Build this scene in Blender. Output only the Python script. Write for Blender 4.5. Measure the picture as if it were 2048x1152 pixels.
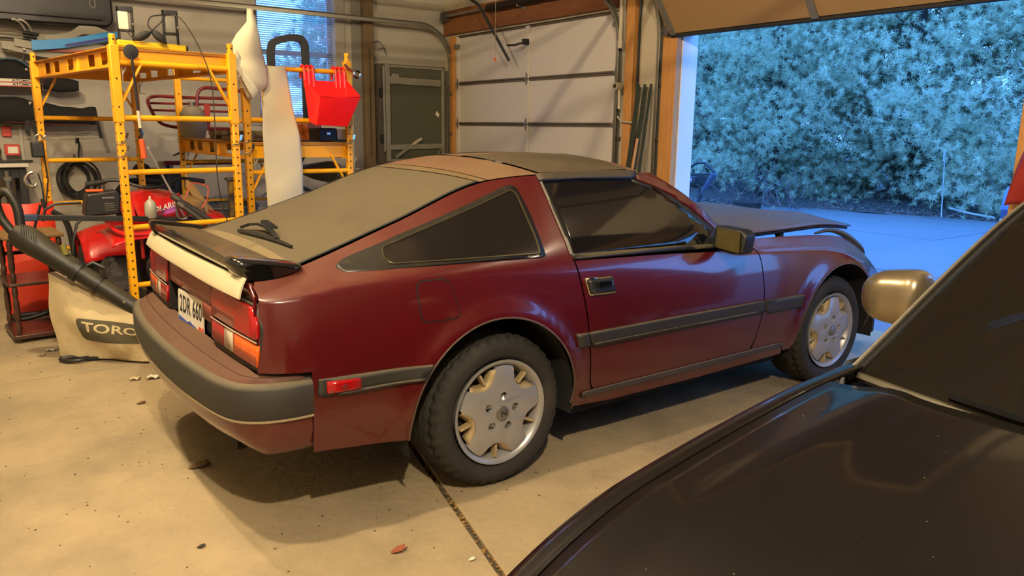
import bpy, bmesh, math, random
import numpy as np
from mathutils import Vector, Matrix, Euler
random.seed(7); R_ = random.Random(11); NPR = np.random.RandomState(5)
for o in list(bpy.data.objects): bpy.data.objects.remove(o)
scn = bpy.context.scene
COL = scn.collection

# ---------------------------------------------------------------- camera
cam_d = bpy.data.cameras.new('camera'); cam = bpy.data.objects.new('camera', cam_d); COL.objects.link(cam)
cam_d.sensor_width = 36.0; cam_d.lens = 36.0*1539.86/2048.0; cam_d.clip_start = .05; cam_d.clip_end = 300
def cam_matrix(pos, yaw, pitch, roll):
    cy, sy, cp, sp = math.cos(yaw), math.sin(yaw), math.cos(pitch), math.sin(pitch)
    f = Vector((cy*cp, sy*cp, sp)); r = Vector((sy, -cy, 0)); u = r.cross(f)
    c, s = math.cos(roll), math.sin(roll)
    r2 = c*r+s*u; u2 = -s*r+c*u
    m = Matrix((r2, u2, -f)).transposed().to_4x4(); m.translation = pos
    return m
cam.matrix_world = cam_matrix(Vector((-1.69302553, -3.19086103, 1.42986158)), .938136111, -.205153183, .0132101646)
scn.camera = cam
# ---------------------------------------------------------------- world: blue dusk sky
wd = bpy.data.worlds.new('dusk_sky'); scn.world = wd; wd.use_nodes = True
wn = wd.node_tree.nodes; wl = wd.node_tree.links
bg = wn['Background']
tc = wn.new('ShaderNodeTexCoord'); sx = wn.new('ShaderNodeSeparateXYZ'); wl.new(tc.outputs['Generated'], sx.inputs[0])
rp = wn.new('ShaderNodeValToRGB'); wl.new(sx.outputs['Z'], rp.inputs[0])
rp.color_ramp.elements[0].position = 0.0; rp.color_ramp.elements[0].color = (.115, .37, 1.0, 1)
rp.color_ramp.elements[1].position = .6; rp.color_ramp.elements[1].color = (.085, .32, 1.0, 1)
wl.new(rp.outputs[0], bg.inputs['Color']); bg.inputs['Strength'].default_value = 6.4
# ---------------------------------------------------------------- warm bulbs under the ceiling
def bulb(name, loc, power, col=(1, .79, .51), rad=.045):
    l = bpy.data.lights.new(name, 'POINT'); l.energy = power; l.color = col; l.shadow_soft_size = rad
    o = bpy.data.objects.new(name, l); o.location = loc; COL.objects.link(o); return o
LAMPS = [((-1.8, 1.45, 3.6), 320), ((-1.8, -.95, 3.6), 340), ((-1.8, -4.0, 3.6), 760), ((2.6, -2.6, 3.6), 45)]
for i, (lo, pw) in enumerate(LAMPS): bulb('bulb_light', lo, pw, (1, .83, .60) if i > 1 else (1, .79, .51))
scn.view_settings.view_transform = 'Standard'; scn.view_settings.look = 'None'
scn.view_settings.gamma = 1; scn.view_settings.use_curve_mapping = False
scn.view_settings.exposure = 0.0

# ---------------------------------------------------------------- helpers
def hx(s, a=1):
    s = s.lstrip('#'); v = [int(s[i:i+2], 16)/255 for i in (0, 2, 4)]
    return tuple((x/12.92 if x <= .04045 else ((x+.055)/1.055)**2.4) for x in v)+(a,)
MATS = {}
def mat(name, col, rough=.5, metal=0, coat=0, spec=.5, var=.12, scale=6, bump=0, bscale=40, col2=None, thr=(.42, .62), dust=None, trans=0, emis=0, stretch=None, alpha=1, sss=0):
    """procedural principled: base colour with noise variation, optional second colour in blotches, optional dust lying on up-facing faces"""
    if name in MATS: return MATS[name]
    m = bpy.data.materials.new(name); m.use_nodes = True; MATS[name] = m
    n = m.node_tree.nodes; l = m.node_tree.links; b = n['Principled BSDF']
    if isinstance(col, str): col = hx(col)
    tcn = n.new('ShaderNodeTexCoord'); vec = tcn.outputs['Object']
    if stretch:
        mp = n.new('ShaderNodeMapping'); mp.inputs['Scale'].default_value = stretch; l.new(vec, mp.inputs[0]); vec = mp.outputs[0]
    nz = n.new('ShaderNodeTexNoise'); nz.inputs['Scale'].default_value = scale; nz.inputs['Detail'].default_value = 5; l.new(vec, nz.inputs['Vector'])
    mx = n.new('ShaderNodeMix'); mx.data_type = 'RGBA'
    lo = tuple(max(0, c*(1-var)) for c in col[:3])+(1,); hi = tuple(min(1, c*(1+var)) for c in col[:3])+(1,)
    mx.inputs[6].default_value = lo; mx.inputs[7].default_value = hi; l.new(nz.outputs['Fac'], mx.inputs[0])
    out = mx.outputs[2]
    rsock = None
    if col2:
        if isinstance(col2, str): col2 = hx(col2)
        n2 = n.new('ShaderNodeTexNoise'); n2.inputs['Scale'].default_value = scale*.55; n2.inputs['Detail'].default_value = 6; n2.inputs['Roughness'].default_value = .6; l.new(vec, n2.inputs['Vector'])
        mr = n.new('ShaderNodeMapRange'); mr.inputs[1].default_value = thr[0]; mr.inputs[2].default_value = thr[1]; l.new(n2.outputs['Fac'], mr.inputs[0])
        m2 = n.new('ShaderNodeMix'); m2.data_type = 'RGBA'; l.new(mr.outputs[0], m2.inputs[0]); l.new(out, m2.inputs[6]); m2.inputs[7].default_value = col2; out = m2.outputs[2]
    if dust:   # (colour, lo, hi, amount): dust settled on faces by their own slope
        dc, d0, d1, da = dust
        ge = n.new('ShaderNodeNewGeometry'); sp = n.new('ShaderNodeSeparateXYZ'); l.new(ge.outputs['Normal'], sp.inputs[0])
        mr = n.new('ShaderNodeMapRange'); mr.inputs[1].default_value = d0; mr.inputs[2].default_value = d1; mr.inputs[4].default_value = da; l.new(sp.outputs['Z'], mr.inputs[0])
        n3 = n.new('ShaderNodeTexNoise'); n3.inputs['Scale'].default_value = 5; n3.inputs['Detail'].default_value = 7; n3.inputs['Roughness'].default_value = .7; l.new(tcn.outputs['Object'], n3.inputs['Vector'])
        mr2 = n.new('ShaderNodeMapRange'); mr2.inputs[1].default_value = .3; mr2.inputs[2].default_value = .62; mr2.inputs[3].default_value = .55; l.new(n3.outputs['Fac'], mr2.inputs[0])
        mu = n.new('ShaderNodeMath'); mu.operation = 'MULTIPLY'; l.new(mr.outputs[0], mu.inputs[0]); l.new(mr2.outputs[0], mu.inputs[1])
        m3 = n.new('ShaderNodeMix'); m3.data_type = 'RGBA'; l.new(mu.outputs[0], m3.inputs[0]); l.new(out, m3.inputs[6]); m3.inputs[7].default_value = hx(dc) if isinstance(dc, str) else dc; out = m3.outputs[2]
        ra = n.new('ShaderNodeMapRange'); ra.inputs[3].default_value = rough; ra.inputs[4].default_value = .95; l.new(mu.outputs[0], ra.inputs[0]); rsock = ra.outputs[0]
        if coat:
            ca = n.new('ShaderNodeMapRange'); ca.inputs[3].default_value = coat; ca.inputs[4].default_value = 0; ca.inputs[2].default_value = .5; l.new(mu.outputs[0], ca.inputs[0]); l.new(ca.outputs[0], b.inputs['Coat Weight'])
    l.new(out, b.inputs['Base Color'])
    b.inputs['Roughness'].default_value = rough; b.inputs['Metallic'].default_value = metal
    if rsock: l.new(rsock, b.inputs['Roughness'])
    elif coat: b.inputs['Coat Weight'].default_value = coat
    if coat: b.inputs['Coat Roughness'].default_value = .06
    b.inputs['Specular IOR Level'].default_value = spec
    if trans: b.inputs['Transmission Weight'].default_value = trans
    if alpha < 1: b.inputs['Alpha'].default_value = alpha
    if emis: l.new(out, b.inputs['Emission Color']); b.inputs['Emission Strength'].default_value = emis
    if bump:
        nb = n.new('ShaderNodeTexNoise'); nb.inputs['Scale'].default_value = bscale; nb.inputs['Detail'].default_value = 6; l.new(vec, nb.inputs['Vector'])
        bp = n.new('ShaderNodeBump'); bp.inputs['Strength'].default_value = bump; bp.inputs['Distance'].default_value = .02; l.new(nb.outputs['Fac'], bp.inputs['Height']); l.new(bp.outputs[0], b.inputs['Normal'])
    return m

def orth(d):
    d = Vector(d).normalized(); a = Vector((0, 0, 1)) if abs(d.z) < .9 else Vector((1, 0, 0))
    u = d.cross(a).normalized(); return u, d.cross(u).normalized()
class MB:
    def __init__(s): s.v = []; s.f = []
    def add(s, v, f):
        k = len(s.v); s.v += [tuple(p) for p in v]; s.f += [tuple(i+k for i in q) for q in f]; return s
    def box(s, c, d, rz=0, rx=0, ry=0):
        M = Euler((rx, ry, rz)).to_matrix(); c = Vector(c); h = Vector(d)/2
        v = [c+M@Vector((x*h.x, y*h.y, z*h.z)) for x in (-1, 1) for y in (-1, 1) for z in (-1, 1)]
        return s.add(v, [(0, 1, 3, 2), (4, 6, 7, 5), (0, 4, 5, 1), (2, 3, 7, 6), (0, 2, 6, 4), (1, 5, 7, 3)])
    def b2(s, a, b): return s.box([(a[i]+b[i])/2 for i in range(3)], [abs(b[i]-a[i]) for i in range(3)])
    def beam(s, p0, p1, w, h, up=(0, 0, 1)):
        p0, p1 = Vector(p0), Vector(p1); d = (p1-p0).normalized(); u = d.cross(Vector(up))
        if u.length < 1e-4: u = d.cross(Vector((1, 0, 0)))
        u.normalize(); t = u.cross(d).normalized(); v = []
        for p in (p0, p1):
            for a, b in ((-1, -1), (1, -1), (1, 1), (-1, 1)): v.append(p+u*a*w/2+t*b*h/2)
        return s.add(v, [(3, 2, 1, 0), (4, 5, 6, 7), (0, 1, 5, 4), (1, 2, 6, 5), (2, 3, 7, 6), (3, 0, 4, 7)])
    def tube(s, path, r, n=8, closed=False, cap=True):
        P = [Vector(p) for p in path]; m = len(P); rs = r if isinstance(r, (list, tuple)) else [r]*m
        rings = []; u = None
        for i in range(m):
            if closed: d = P[(i+1) % m]-P[i-1]
            else: d = P[min(i+1, m-1)]-P[max(i-1, 0)]
            d = d.normalized() if d.length > 1e-9 else Vector((0, 0, 1))
            if u is None: u, _ = orth(d)
            else:
                u = u-d*u.dot(d); u = u.normalized() if u.length > 1e-6 else orth(d)[0]
            w = d.cross(u); rings.append([P[i]+(u*math.cos(2*math.pi*k/n)+w*math.sin(2*math.pi*k/n))*rs[i] for k in range(n)])
        v = [p for q in rings for p in q]; f = []
        for i in range(m if closed else m-1):
            j = (i+1) % m
            for k in range(n): f.append((i*n+k, i*n+(k+1) % n, j*n+(k+1) % n, j*n+k))
        if cap and not closed: f += [tuple(range(n-1, -1, -1)), tuple((m-1)*n+k for k in range(n))]
        return s.add(v, f)
    def cyl(s, p0, p1, r0, r1=None, n=16): return s.tube([p0, p1], [r0, r0 if r1 is None else r1], n)
    def lathe(s, prof, n=32, axis='z', c=(0, 0, 0), mod=None, cap=False):
        v = []; f = []; m = len(prof)
        for k in range(n):
            a = 2*math.pi*k/n
            for j, (r, h) in enumerate(prof):
                if mod: r = mod(r, h, k, j)
                x, y = r*math.cos(a), r*math.sin(a)
                p = (x, y, h) if axis == 'z' else ((x, h, y) if axis == 'y' else (h, x, y))
                v.append((p[0]+c[0], p[1]+c[1], p[2]+c[2]))
        for k in range(n):
            q = (k+1) % n
            for j in range(m-1):
                t = (k*m+j, q*m+j, q*m+j+1, k*m+j+1)
                f.append(t if axis != 'y' else t[::-1])
        if cap: f += [tuple(k*m for k in range(n))[::-1], tuple(k*m+m-1 for k in range(n))]
        return s.add(v, f)
    def prism(s, poly, h0, h1, fn):
        """poly in 2-d, extruded between h0 and h1; fn(a,b,h)->3-d"""
        n = len(poly); v = [fn(a, b, h0) for a, b in poly]+[fn(a, b, h1) for a, b in poly]
        return s.add(v, [tuple(range(n-1, -1, -1)), tuple(range(n, 2*n))]+[(i, (i+1) % n, n+(i+1) % n, n+i) for i in range(n)])
    def grid(s, fn, nu, nv, cu=False):
        v = [fn(i/nu, j/nv) for i in range(nu+1) for j in range(nv+1)]
        return s.add(v, [(i*(nv+1)+j, (i+1)*(nv+1)+j, (i+1)*(nv+1)+j+1, i*(nv+1)+j+1) for i in range(nu) for j in range(nv)])
    def ball(s, c, r, n=12, m=8, sq=1):
        rx, ry, rz = (r, r, r) if not isinstance(r, (tuple, list)) else r
        v = []; f = []
        for j in range(m+1):
            t = math.pi*j/m
            for k in range(n):
                a = 2*math.pi*k/n; e = lambda q: math.copysign(abs(q)**sq, q)
                v.append((c[0]+rx*e(math.sin(t))*e(math.cos(a)), c[1]+ry*e(math.sin(t))*e(math.sin(a)), c[2]+rz*e(math.cos(t))))
        for j in range(m):
            for k in range(n): f.append((j*n+k, (j+1)*n+k, (j+1)*n+(k+1) % n, j*n+(k+1) % n))
        return s.add(v, f)
    def data(s, name):
        me = bpy.data.meshes.new(name); me.from_pydata(s.v, [], s.f); me.update(); return me
    def obj(s, name, m, parent=None, smooth=True, bevel=0, solid=0, ang=40, sub=0, loc=None, rot=None, label=None, seg=2):
        return link(name, s.data(name), m, parent, smooth, bevel, solid, ang, sub, loc, rot, label, seg)
def link(name, me, m, parent=None, smooth=True, bevel=0, solid=0, ang=40, sub=0, loc=None, rot=None, label=None, seg=2, fixn=True):
    if fixn and len(me.polygons) < 60000:
        bm = bmesh.new(); bm.from_mesh(me); bmesh.ops.recalc_face_normals(bm, faces=bm.faces); bm.to_mesh(me); bm.free()
    if smooth:
        me.shade_smooth() if hasattr(me, 'shade_smooth') else None
        try: me.set_sharp_from_angle(angle=math.radians(ang))
        except Exception: pass
    o = bpy.data.objects.new(name, me); COL.objects.link(o)
    me.materials.append(MATS[m] if isinstance(m, str) else m)
    if parent: o.parent = parent
    if solid: d = o.modifiers.new('thick', 'SOLIDIFY'); d.thickness = solid; d.offset = 0
    if sub: d = o.modifiers.new('sub', 'SUBSURF'); d.levels = d.render_levels = sub
    if bevel: d = o.modifiers.new('bevel', 'BEVEL'); d.width = bevel; d.segments = seg; d.limit_method = 'ANGLE'; d.angle_limit = math.radians(35)
    if loc is not None: o.location = loc
    if rot is not None: o.rotation_euler = rot
    if label: o['label'] = label
    return o
def thing(name, label, cat, loc=(0, 0, 0), rz=0, group=None):
    o = bpy.data.objects.new(name, None); COL.objects.link(o); o.location = loc; o.rotation_euler = (0, 0, rz); o.empty_display_size = .1
    return tag(o, label, cat, group)
def tag(o, label, cat, group=None):
    o['label'] = label; o['category'] = cat
    if group: o['group'] = group
    return o
def struct(o, label=None):
    o['kind'] = 'structure'
    if label: o['label'] = label
    return o
def text_mb(s, size, fn, depth=.0015, bold=0, spacing=1.0, xs=1.0, align='CENTER'):
    """lettering as a mesh; fn(a,b,h)->3-d with a along the line, b up"""
    cu = bpy.data.curves.new('t', 'FONT'); cu.body = s; cu.size = size; cu.align_x = align; cu.align_y = 'CENTER'; cu.space_character = spacing
    cu.offset = bold; cu.resolution_u = 3
    o = bpy.data.objects.new('t', cu); COL.objects.link(o)
    dg = bpy.context.evaluated_depsgraph_get(); me = bpy.data.meshes.new_from_object(o.evaluated_get(dg))
    bpy.data.objects.remove(o); bpy.data.curves.remove(cu)
    mb = MB(); mb.add([fn(v.co.x*xs, v.co.y, depth) for v in me.vertices], [tuple(p.vertices) for p in me.polygons]); bpy.data.meshes.remove(me)
    return mb
def curve_pts(P, per=8, closed=False):
    """Catmull-Rom through the points"""
    P = [np.array(p, float) for p in P]; n = len(P); out = []
    for i in range(n if closed else n-1):
        p1, p2 = P[i], P[(i+1) % n]; p0 = P[i-1] if (closed or i > 0) else 2*p1-p2; p3 = P[(i+2) % n] if (closed or i < n-2) else 2*p2-p1
        for k in range(per):
            t = k/per; out.append(tuple(.5*((2*p1)+(-p0+p2)*t+(2*p0-5*p1+4*p2-p3)*t*t+(-p0+3*p1-3*p2+p3)*t**3)))
    if not closed: out.append(tuple(P[-1]))
    return out
def round_poly(P, r, k=4):
    out = []; n = len(P)
    for i in range(n):
        a, b, c = np.array(P[i-1], float), np.array(P[i], float), np.array(P[(i+1) % n], float)
        u = a-b; v = c-b; lu, lv = np.linalg.norm(u), np.linalg.norm(v); q = min(r, lu*.45, lv*.45)
        s, e = b+u/lu*q, b+v/lv*q
        for j in range(k+1):
            t = j/k; out.append(tuple((1-t)**2*s+2*t*(1-t)*b+t*t*e))
    return out
def fcurve(pts):
    xs = [p[0] for p in pts]; ys = [p[1] for p in pts]; n = len(xs)
    d = [(ys[i+1]-ys[i])/(xs[i+1]-xs[i]) for i in range(n-1)]
    m = [d[0]]+[0 if d[i-1]*d[i] <= 0 else 2*d[i-1]*d[i]/(d[i-1]+d[i]) for i in range(1, n-1)]+[d[-1]]
    def f(x):
        if x <= xs[0]: return ys[0]+m[0]*(x-xs[0])
        if x >= xs[-1]: return ys[-1]+m[-1]*(x-xs[-1])
        i = max(k for k in range(n-1) if xs[k] <= x); h = xs[i+1]-xs[i]; t = (x-xs[i])/h
        return (2*t**3-3*t*t+1)*ys[i]+(t**3-2*t*t+t)*h*m[i]+(-2*t**3+3*t*t)*ys[i+1]+(t**3-t*t)*h*m[i+1]
    return f
# ================================================================ materials
mat('concrete', '#9c8a69', .8, var=.26, scale=2.4, bump=.35, bscale=26, col2='#82745a', thr=(.44, .62))
mat('joint_dirt', '#4a4030', .95, var=.5, scale=40, bump=.6, bscale=120)
mat('driveway', '#70747a', .9, var=.12, scale=1.2, bump=.2, bscale=50)
mat('drywall', '#ada594', .9, var=.09, scale=2.5, bump=.06, bscale=25, col2='#968f80', thr=(.5, .75))
mat('drywall_dark', '#7d786c', .95, var=.1, scale=3)
mat('ceiling_board', '#b9b3a6', .95, var=.05)
mat('wood', '#b8803f', .6, var=.3, scale=5, stretch=(9, 9, 1.2), bump=.1, bscale=30)
mat('wood_h', '#7d4b22', .65, var=.3, scale=5, stretch=(9, 1.2, 9), bump=.1, bscale=30)
mat('old_wood', '#6e5a3c', .85, var=.35, scale=5, stretch=(9, 9, 1), bump=.3, bscale=30)
mat('white_paint', '#cfd0d2', .55, var=.06, scale=4, col2='#a9abb0', thr=(.62, .8))
mat('door_steel', '#c6bdb0', .55, var=.04, scale=3)
mat('galv', '#8d8778', .5, .6, var=.15, scale=9)
mat('galv_dark', '#6b665c', .5, .8, var=.2, scale=9)
mat('tan_panel', '#9c7a4a', .6, var=.08, scale=3)
mat('black_plastic', '#121211', .5, var=.2, scale=12)
mat('black_rubber', '#1a1916', .75, var=.3, scale=10)
mat('blk_gloss', '#0b0b0a', .15, coat=.6, var=.1)
mat('chrome', '#c9c4b8', .12, 1, var=.04)
mat('steel', '#a39c8c', .35, .9, var=.2, scale=20)
mat('orange', '#d4521a', .45, var=.08)
mat('red_plastic', '#ee1512', .4, var=.06, scale=4)
mat('dark_red', '#6d1512', .5, var=.2)
mat('pvc', '#b3a98e', .5, var=.1)
mat('green_paint', '#2c3325', .55, var=.3, scale=10)
# red car
DUST = '#6b4a34'
mat('paint', '#4a0a0d', .26, coat=.65, var=.10, scale=3, dust=(DUST, .6, .99, .5), spec=.5)
mat('paint_roof', '#5f0d15', .45, coat=.3, var=.12, scale=3, dust=('#6b5638', .3, .9, .95))
mat('paint_deck', '#4a120e', .6, coat=.15, var=.2, scale=5, col2='#5a3a22', thr=(.45, .7), dust=('#503c22', .3, .9, .75))
mat('ttop_glass', '#0d0c0b', .25, coat=.4, var=.1, dust=('#5f523a', .5, .98, .72))
mat('tint_glass', '#100f10', .06, coat=.3, var=.1, spec=.5)
mat('dirty_glass', '#13110f', .16, coat=.1, var=.2, scale=5, col2='#2a231c', thr=(.5, .72))
mat('hatch_dust', '#554c39', .85, var=.14, scale=3, col2='#4a4231', thr=(.55, .72), spec=.25, bump=.05, bscale=60)
mat('rubber_strip', '#272520', .6, var=.12, scale=8, dust=('#6b5f44', .3, .95, .65))
mat('spoiler_black', '#0b0a0a', .18, coat=.7, var=.1, col2='#5a4a30', thr=(.56, .72), scale=5, stretch=(1, .35, 3), dust=('#6d5c3c', .93, 1.0, .7))
mat('white_strip', '#bfb38f', .7, var=.07, scale=5)
mat('lens_red', '#93090f', .2, coat=.3, var=.12, scale=9)
mat('lens_red_dusty', '#a3321f', .4, var=.2, scale=9)
mat('lens_amber', '#e05a06', .15, coat=.8, var=.2, scale=14)
mat('lens_clear', '#b9ab92', .2, coat=.6, var=.2, scale=30)
mat('plate_white', '#d9d3c0', .45, var=.05)
mat('plate_blue', '#3b59a4', .45, var=.05)
mat('plate_red', '#c43a24', .45, var=.05)
mat('letter_black', '#16161a', .5, var=.05)
mat('well_black', '#0b0a09', .9, var=.2)
mat('well_dusty', '#4a3f2b', .9, var=.3, scale=8)
mat('tire', '#232019', .78, var=.2, scale=12, bump=.15, bscale=60, col2='#2e2a20', thr=(.5, .7))
mat('alloy', '#a6a5a4', .36, .5, var=.06, scale=12)
mat('alloy_dusty', '#a8946c', .6, .3, var=.15, scale=14)
# black car
mat('black_paint', '#080706', .26, coat=.8, spec=.2, var=.15, scale=3, dust=('#201b15', .3, 1.0, .10))
mat('black_trim', '#151412', .55, var=.2)
mat('bronze', '#8d8066', .3, .7, coat=.5, var=.08, scale=8)
mat('car_glass', '#0f100e', .05, coat=.5, var=.15, scale=3, col2='#1b1b17', thr=(.45, .7))
# ================================================================ garage shell
XD, YW, YR, XB, ZC = 3.70, 5.70, -5.5, -5.2, 3.75
CY0, CY1, CZ = 2.47, 5.43, 2.55         # closed bay
OY0, OY1, OZ = -1.12, 1.72, 2.27        # open bay
BY0, BY1, BZ = -4.95, -2.20, 2.27        # open bay of the dark car
def slab(name, y0, y1, x0, x1, m, z=0.0):
    return struct(MB().b2((x0, y0, z-.15), (x1, y1, z)).obj(name, m, bevel=.006))
floor = bpy.data.objects.new('floor', None); COL.objects.link(floor); struct(floor)
# concrete slabs with a dirt-filled joint that runs under the car's tail
JX = -.37
def floor_panel(poly):
    mb = MB(); mb.prism(poly, -.15, 0, lambda a, b, h: (a, b, h)); o = mb.obj('slab', 'concrete', floor, bevel=.004); return o
# the joint follows the floor line seen between the two cars: from (-.20,-.66) to (-.37,-1.35) and on below the car
def jx(y): return -.04+(y+.0)*.243
g = .012
JY = 1.76
floor_panel([(XB, YR), (jx(YR)-g, YR), (jx(JY)-g, JY-g), (XB, JY-g)])
floor_panel([(jx(YR)+g, YR), (XD+.05, YR), (XD+.05, JY-g), (jx(JY)+g, JY-g)])
floor_panel([(XB, JY+g*.2), (XD+.05, JY+g*.2), (XD+.05, YW), (XB, YW)])
MB().b2((XB, YR, -.16), (XD+.05, YW, -.012)).obj('joint_filling', 'joint_dirt', floor)
mb = MB()
for k in range(420):   # grit and leaf bits lying in the joint
    y = R_.uniform(-2.4, 1.5); x = jx(y)+R_.uniform(-.016, .016); s = R_.uniform(.002, .006)
    mb.box((x, y, -.008+s*.6), (s*2, s*1.6, s), R_.uniform(0, 3), R_.uniform(-.5, .5))
o = mb.obj('joint_grit', mat('grit', '#8a6a35', .9, var=.6, scale=60), floor, smooth=False); o['kind'] = 'stuff'
# left wall
wl_ = MB()
W0, W1, WZ0, WZ1 = 1.27, 2.19, 1.50, 2.98    # window
wl_.b2((XB, YW, 0), (W0, YW+.14, ZC)); wl_.b2((W1, YW, 0), (XD+.15, YW+.14, ZC)); wl_.b2((W0, YW, 0), (W1, YW+.14, WZ0)); wl_.b2((W0, YW, WZ1), (W1, YW+.14, ZC))
wall_left = struct(wl_.obj('wall_left', 'drywall', smooth=False))
struct(MB().b2((XB, YR-.14, 0), (XD+.15, YR, ZC)).obj('wall_right', mat('drywall_bare', '#6d675c', .95, var=.08, scale=2), smooth=False))
struct(MB().b2((XB-.14, YR-.14, 0), (XB, YW+.14, ZC)).obj('wall_back', 'drywall', smooth=False))
ceil_ = struct(MB().b2((XB-.14, YR-.14, ZC), (XD+.15, YW+.14, ZC+.15)).obj('ceiling', 'ceiling_board', smooth=False))
for (lx, ly, lz), pw in LAMPS: MB().lathe([(0, ZC), (.06, ZC), (.06, ZC-.02), (.03, ZC-.03), (.022, lz+.055), (0, lz+.055)], 20, 'z', (lx, ly, 0)).obj('lamp_socket', 'white_paint', ceil_)
wf = MB()
wf.b2((XD, YR, 0), (XD+.15, BY0, ZC)); wf.b2((XD, BY1, 0), (XD+.15, OY0, ZC)); wf.b2((XD, OY1, 0), (XD+.15, CY0, ZC)); wf.b2((XD, CY1, 0), (XD+.15, YW, ZC))
wf.b2((XD, BY0, BZ), (XD+.15, BY1, ZC)); wf.b2((XD, OY0, OZ), (XD+.15, OY1, ZC)); wf.b2((XD, CY0, CZ), (XD+.15, CY1, ZC))
wall_front = struct(wf.obj('wall_front', mat('drywall_front', '#b5a88f', .9, var=.06, scale=3), smooth=False))
# jambs, header beam, posts of the front wall
tr = [0]
def trim(a, b, m, bevel=.004):
    tr[0] += 1; return struct(MB().b2(a, b).obj('trim_%d' % tr[0], m, bevel=bevel))
trim((XD-.06, 2.215, 0), (XD+.0, 2.32, ZC), 'wood')                     # stud beside the closed door
trim((XD-.05, CY0-.02, CZ+.02), (XD-.0, YW-.05, 2.86), 'wood_h')        # header over the closed door
trim((XD-.04, CY1, 0), (XD-.0, CY1+.10, CZ), 'wood')
trim((XD-.05, OY1+.01, 0), (XD-.005, OY1+.13, OZ+.1), 'wood')           # jamb of the open bay
trim((XD-.05, OY1-.035, 0), (XD+.02, OY1+.012, OZ), 'wood')
trim((XD+.02, OY1-.045, 0), (XD+.22, OY1+.012, OZ), 'white_paint')       # outer reveal of the bay
trim((XD+.15, OY1+.012, 0), (XD+.20, OY1+.14, OZ+.12), 'white_paint')
trim((XD+.15, OY0-.16, 0), (XD+.20, OY0-.05, OZ+.12), 'white_paint')
trim((XD-.05, OY0-.12, 0), (XD+.15, OY0-.012, OZ+.1), 'wood')
trim((XD-.04, OY0-.05, OZ-.01), (XD+.15, OY1+.05, OZ+.06), 'wood_h')
trim((XD-.04, BY1, 0), (XD+.15, BY1+.06, BZ), 'wood'); trim((XD-.04, BY0-.06, 0), (XD+.15, BY0, BZ), 'wood')
trim((2.515, YW-.10, 0), (2.645, YW-.005, ZC), 'old_wood')              # stud post on the left wall
trim((2.40, YW-.03, 0), (2.515, YW, ZC), 'drywall_dark')
# ---------------------------------------------------------------- window with blinds
win = bpy.data.objects.new('window_1', None); COL.objects.link(win); win.location = ((W0+W1)/2, YW, WZ0); struct(win, 'tall window with lowered white blinds showing blue dusk')
def wp(mb, name, m, **k):
    mb.v = [(v[0]-(W0+W1)/2, v[1]-YW, v[2]-WZ0) for v in mb.v]; return mb.obj(name, m, win, **k)
casing = mat('casing', '#9b9384', .6, var=.06)
for a, b in (((W0-.12, YW-.02, WZ0-.08), (W0, YW, WZ1+.1)), ((W1, YW-.02, WZ0-.08), (W1+.12, YW, WZ1+.1)), ((W0-.14, YW-.05, WZ0-.035), (W1+.14, YW+.02, WZ0)), ((W0-.12, YW-.02, WZ1), (W1+.12, YW, WZ1+.1))):
    wp(MB().b2(a, b), 'window_casing', casing, bevel=.004)
sash = MB(); yy = YW+.11
sash.b2((W0, yy, WZ0), (W0+.05, yy+.03, WZ1)); sash.b2((W1-.05, yy, WZ0), (W1, yy+.03, WZ1)); sash.b2((W0, yy, WZ0), (W1, yy+.03, WZ0+.05)); sash.b2((W0, yy, 2.22), (W1, yy+.03, 2.27))
wp(sash, 'window_sash', mat('sash', '#c9c9c9', .4))
pane = MB().b2((W0+.05, yy+.01, WZ0+.05), (W1-.05, yy+.016, WZ1)); gm = bpy.data.materials.new('window_pane_glass'); gm.use_nodes = True; MATS['pane'] = gm
gb = gm.node_tree.nodes['Principled BSDF']; gb.inputs['Transmission Weight'].default_value = 1; gb.inputs['Roughness'].default_value = .02; gb.inputs['IOR'].default_value = 1.05; gb.inputs['Base Color'].default_value = (.9, .95, 1, 1)
wp(pane, 'window_pane', 'pane', smooth=False)
slat = MB().add([(x, y, z) for x in (W0+.012, W1-.012) for y, z in ((-.012, -.006), (-.004, .0005), (.004, .001), (.012, -.003))], [(0, 4, 5, 1), (1, 5, 6, 2), (2, 6, 7, 3)])
slat.v = [(v[0]-(W0+W1)/2, v[1], v[2]) for v in slat.v]
me_slat = slat.data('blind_slat'); bm_ = mat('blind', '#b9bcc2', .5, var=.03)
bt = bpy.data.materials.new('blind_slat_vinyl'); bt.use_nodes = True; nb_ = bt.node_tree.nodes; lb_ = bt.node_tree.links; nb_.remove(nb_['Principled BSDF']); d_ = nb_.new('ShaderNodeBsdfDiffuse'); d_.inputs[0].default_value = (.5, .52, .55, 1); t_ = nb_.new('ShaderNodeBsdfTranslucent'); t_.inputs[0].default_value = (.5, .55, .6, 1); ms_ = nb_.new('ShaderNodeMixShader'); ms_.inputs[0].default_value = .55; lb_.new(d_.outputs[0], ms_.inputs[1]); lb_.new(t_.outputs[0], ms_.inputs[2]); lb_.new(ms_.outputs[0], nb_['Material Output'].inputs[0])
me_slat.materials.append(bt)
k = 0; z = WZ0+.03
while z < WZ1-.02:
    o = bpy.data.objects.new('blind_slat', me_slat); COL.objects.link(o); o.parent = win; o.location = (0, .065+.002*math.sin(k*1.7), z-WZ0); o.rotation_euler = (math.radians(28+10*math.sin(k*.9)), .0015*math.sin(k*2.3), 0); z += .0235; k += 1
cords = MB()
for x in (W0+.16, (W0+W1)/2, W1-.16): cords.cyl((x, YW+.065, WZ0+.02), (x, YW+.065, WZ1), .0016, n=5)
wp(cords, 'blind_cord', 'blind')
wp(MB().b2((W0+.01, YW+.045, WZ0+.003), (W1-.01, YW+.085, WZ0+.02)), 'blind_rail', 'blind', bevel=.003)
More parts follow.
